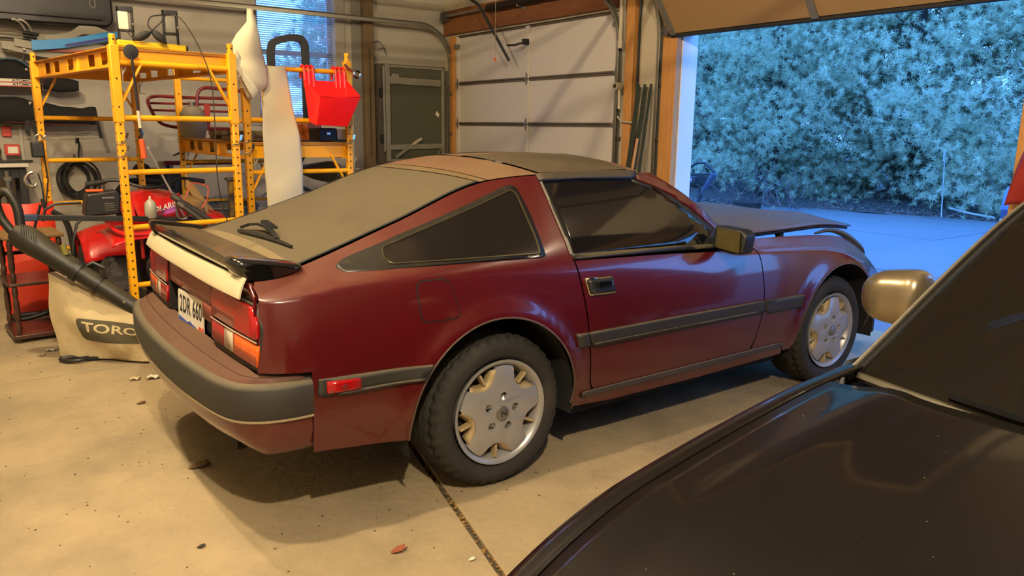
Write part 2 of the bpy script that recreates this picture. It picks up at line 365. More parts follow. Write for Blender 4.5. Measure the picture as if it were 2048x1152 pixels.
# ---------------------------------------------------------------- closed sectional door
dr = bpy.data.objects.new('door_1', None); COL.objects.link(dr); dr.location = (XD, (CY0+CY1)/2, 0); struct(dr, 'closed cream sectional garage door with steel hinges')
def dp(mb, name, m, par=dr, **k):
    mb.v = [(v[0]-XD, v[1]-(CY0+CY1)/2, v[2]) for v in mb.v]; return mb.obj(name, m, par, **k)
seams = [0, .46, .965, 1.472, 1.97, 2.545]; ym = (CY0+CY1)/2
for i in range(5):
    a, b = seams[i]+.004, seams[i+1]-.004
    s = dp(MB().b2((XD+.03, CY0, a), (XD+.06, CY1, b)), 'door_section', 'door_steel', bevel=.003)
    for y0, y1 in ((CY0, CY0+.05), (ym-.035, ym+.035), (CY1-.05, CY1)):
        dp(MB().b2((XD+.008, y0, a), (XD+.03, y1, b)), 'stile', 'door_steel', bevel=.004)
    for zz in (a, b-.017):
        dp(MB().b2((XD+.012, CY0+.05, zz), (XD+.03, CY1-.05, zz+.017)), 'section_rail', mat('rail_shade_brown', '#5d5140', .6, var=.1), bevel=.003)  # brown puts the shadowed look of the seam grooves into the rails
dp(MB().b2((XD+.062, CY0-.03, 0), (XD+.075, CY1+.03, CZ+.03)), 'seam_light_stop', 'door_steel')  # unseen backing plate added to stop sky light leaking through the seams
for z in seams[1:5]:
    for y in (CY0+.03, ym, CY1-.03):
        h = MB(); h.prism(round_poly([(-.028, .0), (0, .085), (.028, 0), (0, -.085)], .03), 0, .004, lambda a, b, t: (XD+.004-t, y+a, z+b)); h.cyl((XD-.004, y-.03, z), (XD-.004, y+.03, z), .008, n=8)
        dp(h, 'hinge', 'galv')
for y in (CY0+.035, CY1-.035):
    dp(MB().box((XD-.01, y, 2.42), (.05, .06, .05)).cyl((XD-.02, y, 2.42), (XD-.02, y+(.07 if y > ym else -.07), 2.42), .007, n=8), 'roller_bracket', 'galv', bevel=.003)
# operator bracket and arm
arm = MB(); arm.tube([(XD-.05, ym-.02, 2.36), (XD-.12, ym+.06, 2.33), (XD-.17, ym+.14, 2.33)], .013, 8); arm.box((XD-.03, ym-.02, 2.365), (.07, .045, .06)); arm.beam((XD-.165, ym+.10, 2.16), (XD-.34, ym+.46, 2.78), .012, .032); arm.beam((XD-.34, ym+.46, 2.78), (XD-.75, ym+.5, 2.98), .012, .032)
arm_o = thing('opener_arm', 'bent black opener arm bolted to the closed garage door', 'opener arm', (XD-.1, ym, 2.2))
arm.v = [(v[0]-XD+.1, v[1]-ym, v[2]-2.2) for v in arm.v]; arm.obj('arm_bar', 'black_plastic', arm_o, bevel=.003)
rail = MB().b2((.4, ym+.46, 2.96), (XD-.35, ym+.52, 3.03)); rail.v = [(v[0]-XD+.1, v[1]-ym, v[2]-2.2) for v in rail.v]; rail.obj('opener_rail', 'galv_dark', arm_o, bevel=.004)
cd = thing('pull_cord', 'thin pull cord with a red knob hanging before the closed door', 'cord', (3.2, 3.845, 2.148))
MB().cyl((0, 0, .01), (0, .0, 1.25), .003, n=5).obj('cord', mat('cord', '#a58a72', .8), cd); MB().lathe([(0, -.022), (.010, -.02), (.014, -.008), (.010, .006), (.004, .014), (0, .015)], 10).obj('knob', 'orange', cd)
# tracks of the closed door
def track(name, label, y, z0, zc, zt, xb, loc):
    t = thing(name, label, 'door track', loc)
    path = [(XD-.045, y, z0), (XD-.045, y, zc)]; rr = zt-zc
    for k in range(1, 9): a = math.pi/2*k/8; path.append((XD-.045-rr+rr*math.cos(a), y, zc+rr*math.sin(a)))
    path.append((xb, y, zt))
    mb = MB(); prof = [(-.027, -.012), (-.022, -.016), (-.022, .014), (.022, .014), (.022, -.016), (.027, -.012)]
    P = [Vector(p) for p in path]; rings = []
    for i, p in enumerate(P):
        d = (P[min(i+1, len(P)-1)]-P[max(i-1, 0)]).normalized(); nn = Vector((0, 1, 0)).cross(d)
        rings.append([p-Vector(loc)+nn*a*1.0+Vector((0, 1, 0))*b for a, b in prof])
    v = [q for r in rings for q in r]; n = len(prof); mb.add(v, [(i*n+k, i*n+k+1, (i+1)*n+k+1, (i+1)*n+k) for i in range(len(P)-1) for k in range(n-1)])
    mb.obj('rail', 'galv', t, solid=.003)
    for z in np.arange(z0+.3, zc, .5): MB().b2((XD-.045-loc[0], y-.03-loc[1], z-loc[2]), (XD-.005-loc[0], y+.03-loc[1], z+.035-loc[2])).obj('track_bracket', 'galv_dark', t, bevel=.002)
    return t
track('door_track', 'curved steel track at the left of the closed garage door', CY1+.07, .02, 2.22, 2.66, -2.2, (XD-.05, CY1+.07, 0))
track('door_track', 'curved steel track at the right of the closed garage door', CY0-.05, .02, 2.24, 2.70, -2.2, (XD-.05, CY0-.05, 0))
track('door_track', 'steel track on the jamb of the open garage bay', OY1+.17, .02, 2.25, 2.85, -1.2, (XD-.05, OY1+.17, 0))
track('door_track', 'steel track right of the open bay behind the dark car', OY0-.16, .02, 2.25, 2.85, -1.2, (XD-.05, OY0-.16, 0))
# torsion bar and spring over the closed door
ts = thing('torsion_spring', 'grimy torsion spring and steel shaft over the closed door', 'spring', (XD-.12, ym, 2.78))
MB().cyl((0, -1.55, 0), (0, 1.62, 0), .014, n=10).obj('shaft', 'galv', ts)
hel = [(.036*math.cos(a), -.95+a*.0019, .036*math.sin(a)) for a in np.arange(0, 2*math.pi*130, .7)]
MB().tube(hel, .0055, 5).obj('coil', mat('spring_steel', '#3a2f24', .5, .6, var=.3), ts)
for y in (-1.52, 1.55): MB().lathe([(.02, -.03), (.06, -.03), (.06, -.024), (.05, -.02), (.05, .02), (.06, .024), (.06, .03), (.02, .03)], 18, 'y', (0, y, 0)).obj('cable_drum', 'galv_dark', ts)
MB().b2((.06, -.03, -.07), (.12, .03, .07)).b2((-.03, -.006, -.05), (.12, .006, .05)).obj('center_bracket', 'galv', ts, bevel=.003)
# ---------------------------------------------------------------- raised door panel of the open bay
def raised_door(y0, y1, zt, label):
    t = thing('raised_garage_door', label, 'garage door', (XD-.35, (y0+y1)/2, zt))
    yc = (y0+y1)/2
    x = XD-.05; z = zt-.06
    segs = [((x-.02, z), (x-.33, z+.40)), ((x-.33, z+.40), (x-.78, z+.60)), ((x-.78, z+.60), (x-1.30, z+.63)), ((x-1.30, z+.63), (x-1.82, z+.65))]
    for i, (a, b) in enumerate(segs):
        mb = MB().beam((a[0], yc, a[1]), (b[0], yc, b[1]), (y1-y0)-.06, .04, up=(.3, 0, 1)); mb.v = [(v[0]-XD+.35, v[1]-yc, v[2]-zt) for v in mb.v]
        mb.obj('door_section', 'tan_panel', t, bevel=.003)
        for y in (y0+.08, yc, y1-.08):
            off = Vector((-.02*.7, 0, -.022)); mb = MB().beam(Vector((a[0], y, a[1]))+off, Vector((b[0], y, b[1]))+off, .06, .014, up=(.3, 0, 1)); mb.v = [(v[0]-XD+.35, v[1]-yc, v[2]-zt) for v in mb.v]
            mb.obj('stile', 'galv', t, bevel=.002)
    mb = MB().beam((x-.0, y0+.03, z-.025), (x-.0, y1-.03, z-.025), .05, .03); mb.v = [(v[0]-XD+.35, v[1]-yc, v[2]-zt) for v in mb.v]; mb.obj('bottom_seal', 'black_rubber', t, bevel=.006)
    for y in (y0+.0, y1-.0):
        mb = MB().box((x-.02, y, z+.02), (.07, .05, .09)).cyl((x-.02, y-.06, z+.02), (x-.02, y+.06, z+.02), .02, n=12); mb.v = [(v[0]-XD+.35, v[1]-yc, v[2]-zt) for v in mb.v]; mb.obj('corner_bracket', 'galv_dark', t, bevel=.004)
    return t
raised_door(OY0-.03, OY1+.06, OZ+.06, 'raised tan garage door panel over the open bay')
raised_door(BY0, BY1, BZ+.16, 'raised garage door over the dark car bay')
# conduit, fitting, green stakes, black pole between the two doors
t = thing('conduit_pipe', 'pale plastic conduit with a round fitting beside the closed door', 'conduit', (XD-.09, 2.36, 0))
MB().cyl((0, 0, 2.22), (0, 0, ZC), .02, n=12).cyl((0, 0, 2.18), (0, 0, 2.25), .027, n=12).obj('pipe', 'pvc', t)
MB().lathe([(.022, -.05), (.036, -.05), (.04, -.03), (.04, .02), (.034, .025), (.024, .025), (.02, -.02)], 18, 'x', (-.0, .0, 1.83)).obj('round_fitting', 'pvc', t)
MB().cyl((0.0, -.02, 1.62), (0, -.01, 1.80), .016, n=10).tube([(0, 0, 1.55), (0, -.06, 1.5), (0, -.26, 1.49)], .008, 8).obj('lower_pipe', 'pvc', t)
t = tag(MB().cyl((XD-.03, 2.19, 0), (XD-.025, 2.165, ZC-.02), .012, n=8).obj('thin_pole', 'black_plastic'), 'thin black pole leaning upright between the two garage doors', 'pole')
SL = ['tallest dark green steel stake nearest the black pole', 'second dark green stake from the black pole', 'middle dark green stake of the leaning bundle', 'second dark green stake from the bay track', 'dark green stake nearest the track of the open bay']
for i in range(5):
    b = Vector((XD-.30-.02*(i % 2), 2.135-.042*i, .0)); p = Vector((XD-.065-.02*(i % 2), 2.115-.040*i, 1.84-.025*(i % 2)))
    mb = MB(); mb.beam((0, 0, 0), p-b, .030, .006, up=(1, .2, 0)); mb.beam((0, 0, 0), p-b, .005, .026, up=(1, .2, 0))
    tag(mb.obj('steel_stake', 'green_paint', loc=b, bevel=.001), SL[i], 'stake', 'green stakes by the open bay')
mb = MB().beam((0, 0, 0), (.15, -.09, 1.35), .03, .02); tag(mb.obj('wood_lath', 'wood', loc=(XD-.42, 1.99, 0), bevel=.002), 'thin pale wooden lath leaning in front of the green stakes', 'lath')
# ================================================================ the maroon sports coupe (x forward from the rear axle, right side is -y)
car = thing('sports_coupe', 'dusty maroon two-door hatchback coupe with its hood ajar', 'car', (0, 0, 0))
E_y = fcurve([(-.96, .66), (-.76, .61), (-.68, .585), (-.33, .545), (.13, .52), (.36, .555), (.92, .56), (1.40, .70), (1.62, .70), (2.2, .69), (2.6, .685), (2.97, .66)])
E_z = fcurve([(-.96, .915), (-.76, .94), (-.68, .958), (-.33, 1.066), (.13, 1.215), (.36, 1.235), (.90, 1.240), (1.0, 1.232), (1.10, 1.186), (1.20, 1.121), (1.30, 1.046), (1.40, .968), (1.60, .887), (1.75, .880), (2.2, .862), (2.5, .835), (2.75, .755), (2.97, .63)])
S_y = fcurve([(-.96, .80), (-.6, .805), (.4, .80), (1.6, .80), (2.3, .80), (2.6, .785), (2.97, .73)])
S_z = fcurve([(-.96, .865), (-.6, .90), (0, .915), (.37, .912), (1.0, .885), (1.58, .845), (2.2, .81), (2.6, .74), (2.97, .56)])
F_w = fcurve([(-.97, .755), (-.94, .79), (-.88, .825), (-.78, .843), (-.4, .85), (1.2, .852), (2.3, .85), (2.6, .832), (2.8, .795), (2.97, .74)])
CR = fcurve([(-.96, .01), (-.7, .03), (-.3, .05), (.13, .06), (.5, .068), (.95, .058)])
AR = ((-.035, .325, .392), (2.335, .31, .40))
def side_w(x, z):
    fl = F_w(x)-(.32 if z < .57 else .42)*(z-.57)**2
    k = (S_y(x)-E_y(x))/max(.02, E_z(x)-S_z(x)); ln = S_y(x)-k*(z-S_z(x))
    e = .035; h = max(e-abs(fl-ln), 0)/e; w = min(fl, ln)-h*h*e*.25
    for cx, cz, r in AR:
        d = math.hypot(x-cx, z-cz)-r
        if d > -.02 and z > .24: w += .02*math.exp(-(max(d, 0)/.055)**2)*min(1, max(0, (z-.24)/.15))
    return w
def panel_mesh(outline, fn, du=.05, dv=.02, dens=.03, uv=(0, 1)):
    pts = []; n = len(outline)
    for i in range(n):
        a, b = np.array(outline[i], float), np.array(outline[(i+1) % n], float); m = max(1, int(np.linalg.norm(b-a)/dens+.5))
        for k in range(m): pts.append(a+(b-a)*k/m)
    bm = bmesh.new(); vs = [bm.verts.new((p[0], 0, p[1])) for p in pts]; bm.faces.new(vs)
    us = [p[0] for p in pts]; ws = [p[1] for p in pts]
    for lo, hi, st, no in ((min(us), max(us), du, (1, 0, 0)), (min(ws), max(ws), dv, (0, 0, 1))):
        for c in np.arange(math.floor(lo/st)*st+st, hi, st):
            bmesh.ops.bisect_plane(bm, geom=bm.verts[:]+bm.edges[:]+bm.faces[:], dist=1e-6, plane_co=(c*no[0], 0, c*no[2]), plane_no=no)
    bmesh.ops.remove_doubles(bm, verts=bm.verts, dist=1e-5)
    for v in bm.verts: v.co = Vector(fn(v.co.x, v.co.z))
    return bm
def rside(off=0.0): return lambda x, z: (x, -(side_w(x, z)+off), z)
def lside(off=0.0): return lambda x, z: (x, side_w(x, z)+off, z)
def side_panel(name, outline, m, off=0.0, thick=.0, parent=None, du=.05, dv=.02, both=True, ang=35, label=None, bul=0):
    parent = parent or car; res = []
    bw = lambda x, z: side_w(x, z)+off+bul*math.sin(math.pi*min(1, max(0, (z-.89)/.34)))
    for fn in ((lambda x, z: (x, -bw(x, z), z)), (lambda x, z: (x, bw(x, z), z))):
        bm = panel_mesh(outline, fn, du, dv); me = bpy.data.meshes.new(name); bm.to_mesh(me); bm.free()
        o = link(name, me, m, parent, True, ang=ang, fixn=False, label=label)
        bmx = bmesh.new(); bmx.from_mesh(me); bmesh.ops.recalc_face_normals(bmx, faces=bmx.faces)
        s = 1 if fn(0.2, .5)[1] > 0 else -1
        av = sum((f.normal*f.calc_area() for f in bmx.faces), Vector())
        if av.y*s < 0: bmesh.ops.reverse_faces(bmx, faces=bmx.faces)
        bmx.to_mesh(me); bmx.free()
        if thick == .006:                                    # big body panels: exact surface normals, no shell
            nn = []; h = .004
            for v in me.vertices:
                x, z = v.co.x, v.co.z; wx = (side_w(x+h, z)-side_w(x-h, z))/(2*h); wz_ = (side_w(x, z+h)-side_w(x, z-h))/(2*h); nn.append(Vector((-wx, s, -wz_)).normalized())
            me.normals_split_custom_set_from_vertices(nn)
        elif thick: d = o.modifiers.new('thick', 'SOLIDIFY'); d.thickness = thick; d.offset = -1
        res.append(o)
    return res
def arc(c, r, a0, a1, n=22): return [(c[0]+r*math.cos(math.radians(a0+(a1-a0)*k/n)), c[1]+r*math.sin(math.radians(a0+(a1-a0)*k/n))) for k in range(n+1)]
ra, fa = AR[0], AR[1]
edge_top = [(x, E_z(x)-.004) for x in np.linspace(-.90, .36, 24)]
quarter = [(.345, .285)]+arc(ra, ra[2], -8, 184, 30)+[(-.43, .305), (-.60, .325), (-.785, .343), (-.785, .632), (-.86, .636), (-.945, .640), (-.935, .75), (-.925, .86), (-.915, .905)]+edge_top+[(.362, 1.15), (.366, 1.05), (.366, .93), (.374, .895), (.395, .78), (.416, .66), (.44, .48), (.452, .36), (.468, .325), (.46, .30), (.40, .285)]
side_panel('quarter_panel', quarter, 'paint', thick=.006, dv=.0125, du=.045)
door = [(.382, .893), (.402, .78), (.423, .66), (.447, .48), (.459, .365), (.470, .338), (.492, .323), (1.0, .319), (1.50, .317), (1.555, .325), (1.585, .38), (1.612, .50), (1.620, .585), (1.612, .68), (1.597, .78), (1.575, .842), (1.3, .855), (.9, .875)]
side_panel('door', door, 'paint', thick=.006, dv=.0125, label='maroon door with black belt trim')
fender = [(1.592, .38), (1.619, .50), (1.627, .585), (1.619, .68), (1.604, .78), (1.583, .845), (1.56, .87), (1.60, .881)]+[(x, E_z(x)-.003) for x in np.linspace(1.66, 2.95, 22)]+[(2.93, .58), (2.86, .52), (2.80, .42), (2.735, .40)]+arc(fa, fa[2], 8, 186, 30)+[(1.915, .272), (1.86, .272), (1.84, .30), (1.60, .316), (1.575, .33)]
side_panel('front_fender', fender, 'paint', thick=.006, dv=.0125, du=.04)
rocker = [(.350, .278), (.46, .293), (1.60, .305), (1.85, .298), (1.855, .252), (1.2, .242), (.6, .246), (.37, .262)]
side_panel('rocker_panel', rocker, 'paint', off=-.004, thick=.006)
side_panel('sill_trim', [(.405, .300), (.415, .322), (1.80, .324), (1.835, .316), (1.82, .300), (1.1, .296)], mat('sill_grey', '#3a3434', .5, var=.2, dust=('#6f6550', .3, .9, .6)), off=.010, thick=.012)
# windows and pillars
side_panel('door_glass', [(.372, .918), (.372, 1.05), (.368, 1.15), (.366, 1.222), (.60, 1.228), (.90, 1.226), (1.0, 1.18), (1.12, 1.08), (1.27, .965), (1.40, .903), (1.44, .885), (1.0, .902)], 'tint_glass', off=-.010, thick=.005, label='dark tinted side glass', bul=.018)
belt = [(.372, .900), (.372, .921), (1.0, .905), (1.44, .887), (1.44, .868), (1.0, .886)]
side_panel('belt_trim', belt, mat('belt_black', '#1d1a14', .45, dust=('#6f6242', .2, .9, .6)), off=.004, thick=.012)
pil = [(.90, 1.238), (.96, 1.226)]+[(x, E_z(x)+.004) for x in np.linspace(1.02, 1.60, 14)]+[(1.585, .868), (1.47, .885)]+[(x, E_z(x)-.058) for x in np.linspace(1.40, 1.02, 10)]+[(.94, 1.196)]
side_panel('windshield_pillar', pil, 'paint', off=.004, thick=.012)
side_panel('pillar_trim', [(.90, 1.212), (.95, 1.197)]+[(x, E_z(x)-.055) for x in np.linspace(1.02, 1.40, 10)]+[(1.47, .893), (1.38, .892)]+[(x, E_z(x)-.072-.045*(x-1)/.28) for x in np.linspace(1.30, 1.02, 9)]+[(.95, 1.17), (.90, 1.19)], 'black_plastic', off=.001, thick=.008)
side_panel('mirror_sail', [(1.20, .894), (1.44, .886), (1.46, .905), (1.345, .975)], 'black_plastic', off=.003, thick=.008)
side_panel('roof_rail_trim', [(.358, 1.208), (.358, 1.24), (.62, 1.246), (.92, 1.243), (.95, 1.222), (.90, 1.205), (.6, 1.214)], mat('rail_black', '#141210', .4, dust=('#5d5138', .1, .8, .7)), off=.008, thick=.014)
side_panel('door_edge_seal', [(.360, .92), (.360, 1.23), (.372, 1.23), (.377, 1.05), (.378, .92)], 'galv', off=.004, thick=.006)
qw = round_poly([(-.622, .944), (-.58, .963), (-.415, 1.007), (-.21, 1.066), (.01, 1.134), (.215, 1.199), (.240, 1.185), (.248, 1.077), (.234, .922), (-.10, .930), (-.40, .934), (-.605, .931)], .012, 3)
qf = side_panel('quarter_window', qw, mat('qframe', '#11100d', .35, coat=.2, dust=('#3a3426', .3, .95, .25)), off=.007, thick=.010, dv=.0125)
qg = round_poly([(-.445, .960), (-.425, .993), (-.22, 1.050), (-.0, 1.115), (.205, 1.176), (.222, 1.163), (.218, 1.003), (.207, .943), (.19, .938), (-.20, .945), (-.43, .947)], .012, 3)
for i, f in enumerate((rside(.011), lside(.011))):
    bm = panel_mesh(qg, f, .05, .02); me = bpy.data.meshes.new('glass'); bm.to_mesh(me); bm.free()
    link('glass', me, 'dirty_glass', qf[i], True)
ring = qg; 
for i, s in enumerate((-1, 1)):
    pts = [(x, s*(side_w(x, z)+.013), z) for x, z in [qg[k] for k in range(len(qg))]]
    MB().tube(pts, .0035, 5, closed=True).obj('glass_seal', mat('seal_glint', '#4a432f', .3, .4), qf[i])
# mouldings, marker, fuel door, handle
mold = mat('molding', '#282620', .55, var=.1, dust=('#6d6246', .3, .95, .6))
side_panel('side_molding', [(.425, .590), (.442, .535), (.455, .528), (1.555, .520), (1.612, .525), (1.617, .583), (1.0, .588)], mold, off=.016, thick=.02)
side_panel('molding_lip', [(.45, .543), (.45, .532), (1.55, .526), (1.55, .538)], mold, off=.022, thick=.02)
side_panel('side_molding', [(.355, .594), (.37, .535), (.432, .533), (.416, .590)], mold, off=.014, thick=.02)
side_panel('side_molding', [(1.632, .582), (1.632, .522), (1.66, .512), (1.93, .51), (1.955, .575)], mold, off=.014, thick=.02)
mk = side_panel('side_molding', [(-.765, .602), (-.77, .55), (-.75, .543), (-.372, .538), (-.342, .588)], mold, off=.012, thick=.02)
side_panel('molding_lip', [(-.70, .549), (-.70, .540), (-.38, .536), (-.372, .545)], mold, off=.018, thick=.02)
ml = side_panel('side_marker', round_poly([(-.742, .594), (-.742, .553), (-.622, .549), (-.622, .586)], .004, 2), 'lens_red', off=.022, thick=.02, label='red side marker lamp')
for i, s in enumerate((-1, 1)):
    MB().box((-.682, s*(side_w(-.68, .57)+.022), .568), (.018, .008, .018), ry=.78).obj('lens_boss', 'dark_red', ml[i]); MB().box((-.731, s*(side_w(-.73, .565)+.022), .560), (.007, .007, .007)).obj('lens_screw', 'steel', ml[i])
fd = round_poly([(-.373, .885), (-.239, .881), (-.204, .741), (-.366, .741)], .033, 5)
side_panel('fuel_door_gap', round_poly([(-.378, .890), (-.235, .886), (-.199, .736), (-.371, .736)], .036, 5), 'well_black', off=.0016, dv=.0125)
side_panel('fuel_door', fd, 'paint', off=.0040, dv=.0125)
hp = round_poly([(.412, .822), (.565, .818), (.580, .742), (.430, .746)], .008, 3)
hd = side_panel('door_handle', hp, 'chrome', off=.010, thick=.012, label='chrome framed black pull handle')
for i, f in enumerate((rside, lside)):
    for nm, pl, mm, of in (('handle_bezel', round_poly([(.420, .814), (.557, .811), (.571, .750), (.436, .753)], .006, 3), 'black_plastic', .014), ('handle_pull', round_poly([(.466, .806), (.550, .803), (.556, .776), (.470, .778)], .004, 2), 'blk_gloss', .024)):
        bm = panel_mesh(pl, f(of), .03, .02); me = bpy.data.meshes.new(nm); bm.to_mesh(me); bm.free(); o = link(nm, me, mm, hd[i], True); d = o.modifiers.new('t', 'SOLIDIFY'); d.thickness = .01; d.offset = 0
    s = -1 if i == 0 else 1
    MB().lathe([(0, .0), (.008, 0), (.009, -.004), (.009, -.01)], 12, 'y', (.449, s*(side_w(.449, .765)+.018), .762)).obj('key_lock', 'chrome', hd[i])
# dark inner shell behind the gaps
inner = [(.35, .27)]+arc(ra, ra[2]+.01, -8, 184, 24)+[(-.44, .31), (-.78, .36), (-.93, .65), (-.91, .88)]+[(x, E_z(x)-.03) for x in np.linspace(-.88, .36, 16)]+[(.40, .95), (.42, .86), (1.60, .80)]+[(x, E_z(x)-.05) for x in np.linspace(1.66, 2.60, 10)]+[(2.74, .60), (2.74, .42)]+arc(fa, fa[2]+.01, 8, 186, 24)+[(1.93, .28)]
side_panel('inner_shell', inner, 'well_black', off=-.022, du=.08, dv=.03)
# ---------------------------------------------------------------- roof, hatch, windshield, hood lofts
def loft(x0, x1, y0, y1, n, m, dz=0, inset=0.0):
    """top surface between side edges; y0,y1 as fractions of the edge half-width; x0,x1 may bow with that fraction"""
    def f(u, v):
        t = y0+(y1-y0)*v; a = x0(t) if callable(x0) else x0; b = x1(t) if callable(x1) else x1
        x = a+(b-a)*u; e = E_y(x)-inset; y = t*e
        return (x, y, E_z(x)+CR(x)*(1-abs(t)**2.2)+dz)
    return MB().grid(f, n, m)
loft(lambda t: .042+.092*t*t, lambda t: .275+.10*t*t, -1, 1, 10, 36).obj('roof_hoop', 'paint_roof', car)
loft(lambda t: -.004+.098*t*t, lambda t: .037+.092*t*t, -1, 1, 3, 36, inset=.004).obj('hatch_frame', mat('hatch_rim', '#2a1d14', .5, dust=('#6d5a38', .1, .8, .85)), car)
loft(-.735, lambda t: -.010+.098*t*t, -1, 1, 30, 36, inset=.006).obj('hatch_glass', 'hatch_dust', car, label='rear glass caked in tan dust')
for s in (-1, 1):
    MB().add([(x, s*(E_y(x)-.003)*t, E_z(x)+.003+CR(x)*(1-abs(t)**2.2)) for x in np.linspace(-.74, .085, 20) for t in (1.004, .985)], [(2*i, 2*i+1, 2*i+3, 2*i+2) for i in range(19)]).obj('glass_seal', 'black_rubber', car, solid=.004)
for s in (-1, 1):
    loft(lambda t: .284+.10*t*t, .905, s*.985, s*.14, 16, 14, dz=.004).obj('t_top_panel', 'ttop_glass', car, label='dusty black removable roof panel')
loft(.280, .91, -.13, .13, 10, 6, dz=.002).obj('t_top_bar', 'paint_roof', car)
loft(.908, .965, -1, 1, 3, 30).obj('windshield_header', 'paint_roof', car)
def wsf(u, v):
    t = -1+2*v; x = .955+(1.44-.955)*u; e = .562+(.70-.562)*u; z = 1.222+(.945-1.222)*u
    bx = .05+.26*u; cz = .060-.075*u
    return (x+bx*(1-t*t), t*e, z+cz*(1-abs(t)**2.2)-bx*(1-t*t)*.0)
MB().grid(wsf, 14, 24).obj('windshield', 'tint_glass', car)
def cowl(u, v):
    t = -1+2*v; x0 = 1.44+.31*(1-t*t); x1 = 1.70+.10*(1-t*t); z0 = .945-.015*(1-t*t); z1 = .885+.02*(1-t*t)
    return (x0+(x1-x0)*u, t*.70, z0+(z1-z0)*u-.012)
MB().grid(cowl, 4, 20).obj('cowl_panel', 'black_plastic', car)
# hood: propped a little open at the front
hood_p = mat('hood_sky_tint_paint', '#3c2a32', .4, coat=.8, var=.1, scale=3, dust=('#6c6c78', .2, .9, .45))  # blue sky sheen is mixed into the paint and dust colours
def hoodf(u, v):
    t = -1+2*v; x = 1.655+(2.70-1.655)*u+.05*(1-t*t)*u; e = .685-.03*u**3; 
    z = .902+.012*u-.055*max(0, u-.62)**1.5*3.0+(.026+.006*u)*(1-abs(t)**2.5)+.012*math.exp(-((abs(t)-.45)/.16)**2)
    return (x, t*e, z)
MB().grid(hoodf, 20, 28).obj('hood', hood_p, car, solid=.012, label='dusty, sky-tinted hood standing slightly ajar')
hl = MB()
for s in (-1, 1): hl.tube([hoodf(u, .5+s*.49)[:2]+(hoodf(u, .5+s*.49)[2]-.016,) for u in np.linspace(.02, .97, 14)], .009, 6)
hl.tube([hoodf(.985, v)[:2]+(hoodf(.985, v)[2]-.016,) for v in np.linspace(.02, .98, 14)], .012, 6)
hl.obj('hood_flange', 'black_plastic', car)
MB().tube([(1.98, -.66, .84), (1.99, -.64, .87), (2.02, -.63, .895)], .012, 6).box((2.0, -.65, .865), (.03, .03, .05)).obj('hood_bumper', 'black_rubber', car)
# engine bay ledges, inner fenders, crumpled nose
for s in (-1, 1):
    led = MB().grid(lambda u, v: (1.66+1.05*u, s*(E_y(1.66+1.05*u)-.10*v), E_z(1.66+1.05*u)-.012-.025*v-.10*v*v), 16, 4); led.obj('inner_fender', 'black_plastic', car)
    lip = curve_pts([(2.30, s*.675, .86), (2.46, s*.665, .866), (2.60, s*.67, .835), (2.75, s*.67, .765), (2.86, s*.655, .70), (2.90, s*.60, .665), (2.97, s*.64, .61)], 6)
    MB().tube(lip, [.006+.014*math.sin(math.pi*i/(len(lip)-1)) for i in range(len(lip))], 6).obj('fender_lip', mat('bare_lip', '#4d4535', .5, .3, var=.4, scale=12), car)
    nose = MB().grid(lambda u, v: (2.62+.36*u, s*(.69-.10*v-.10*u*v+.012*math.sin(9*u+5*v)), .80-.06*v-.50*u*u*.8-.05*u-.02*math.sin(7*v+6*u)), 10, 6); nose.obj('crumpled_nose', 'black_plastic', car, solid=.004)
ns = MB(); ns.b2((2.78, -.62, .34), (2.86, .62, .42)); ns.b2((2.78, -.60, .62), (2.84, .60, .67)); ns.b2((2.80, -.60, .40), (2.84, -.54, .66)); ns.b2((2.80, .54, .40), (2.84, .60, .66)); ns.b2((2.70, -.52, .42), (2.76, .52, .66))
ns.b2((2.86, -.60, .22), (2.90, -.46, .36)); ns.box((2.86, -.70, .27), (.10, .10, .05)).box((2.92, -.72, .245), (.03, .05, .09))
ns.obj('radiator_support', 'black_plastic', car, bevel=.006)
ub = MB(); ub.b2((.42, -.76, .20), (1.88, .76, .30)); ub.b2((-.96, -.56, .30), (2.78, .56, .42)); ub.b2((-.92, -.74, .36), (-.46, .74, .52)); ub.b2((-.9, -.56, .4), (1.6, .56, .82)); ub.b2((1.6, -.52, .42), (2.7, .52, .70))
ub.obj('underbody', 'well_black', car)
for s in (-1, 1):
    for cx, cz, r in AR:
        MB().add([(cx+(r+.004)*math.cos(a), s*y, cz+(r+.004)*math.sin(a)) for a in np.linspace(-.22, math.pi+.25, 30) for y in (.835, .54)], [(2*i, 2*i+1, 2*i+3, 2*i+2) for i in range(29)]).obj('wheel_well', 'well_black', car)
        lipm = MB().tube([(cx+(r-.002)*math.cos(a), s*(side_w(cx+r*math.cos(a), cz+r*math.sin(a))-.001), cz+(r-.002)*math.sin(a)) for a in np.linspace(-.10, math.pi+.06, 40)], .0042, 6); lipm.obj('arch_lip', mat('arch_trim', '#5a4a42', .35, .3, var=.3, scale=10), car)
    MB().box((.372, s*.70, .36), (.012, .24, .22)).obj('splash_guard', 'well_dusty', car, bevel=.003)
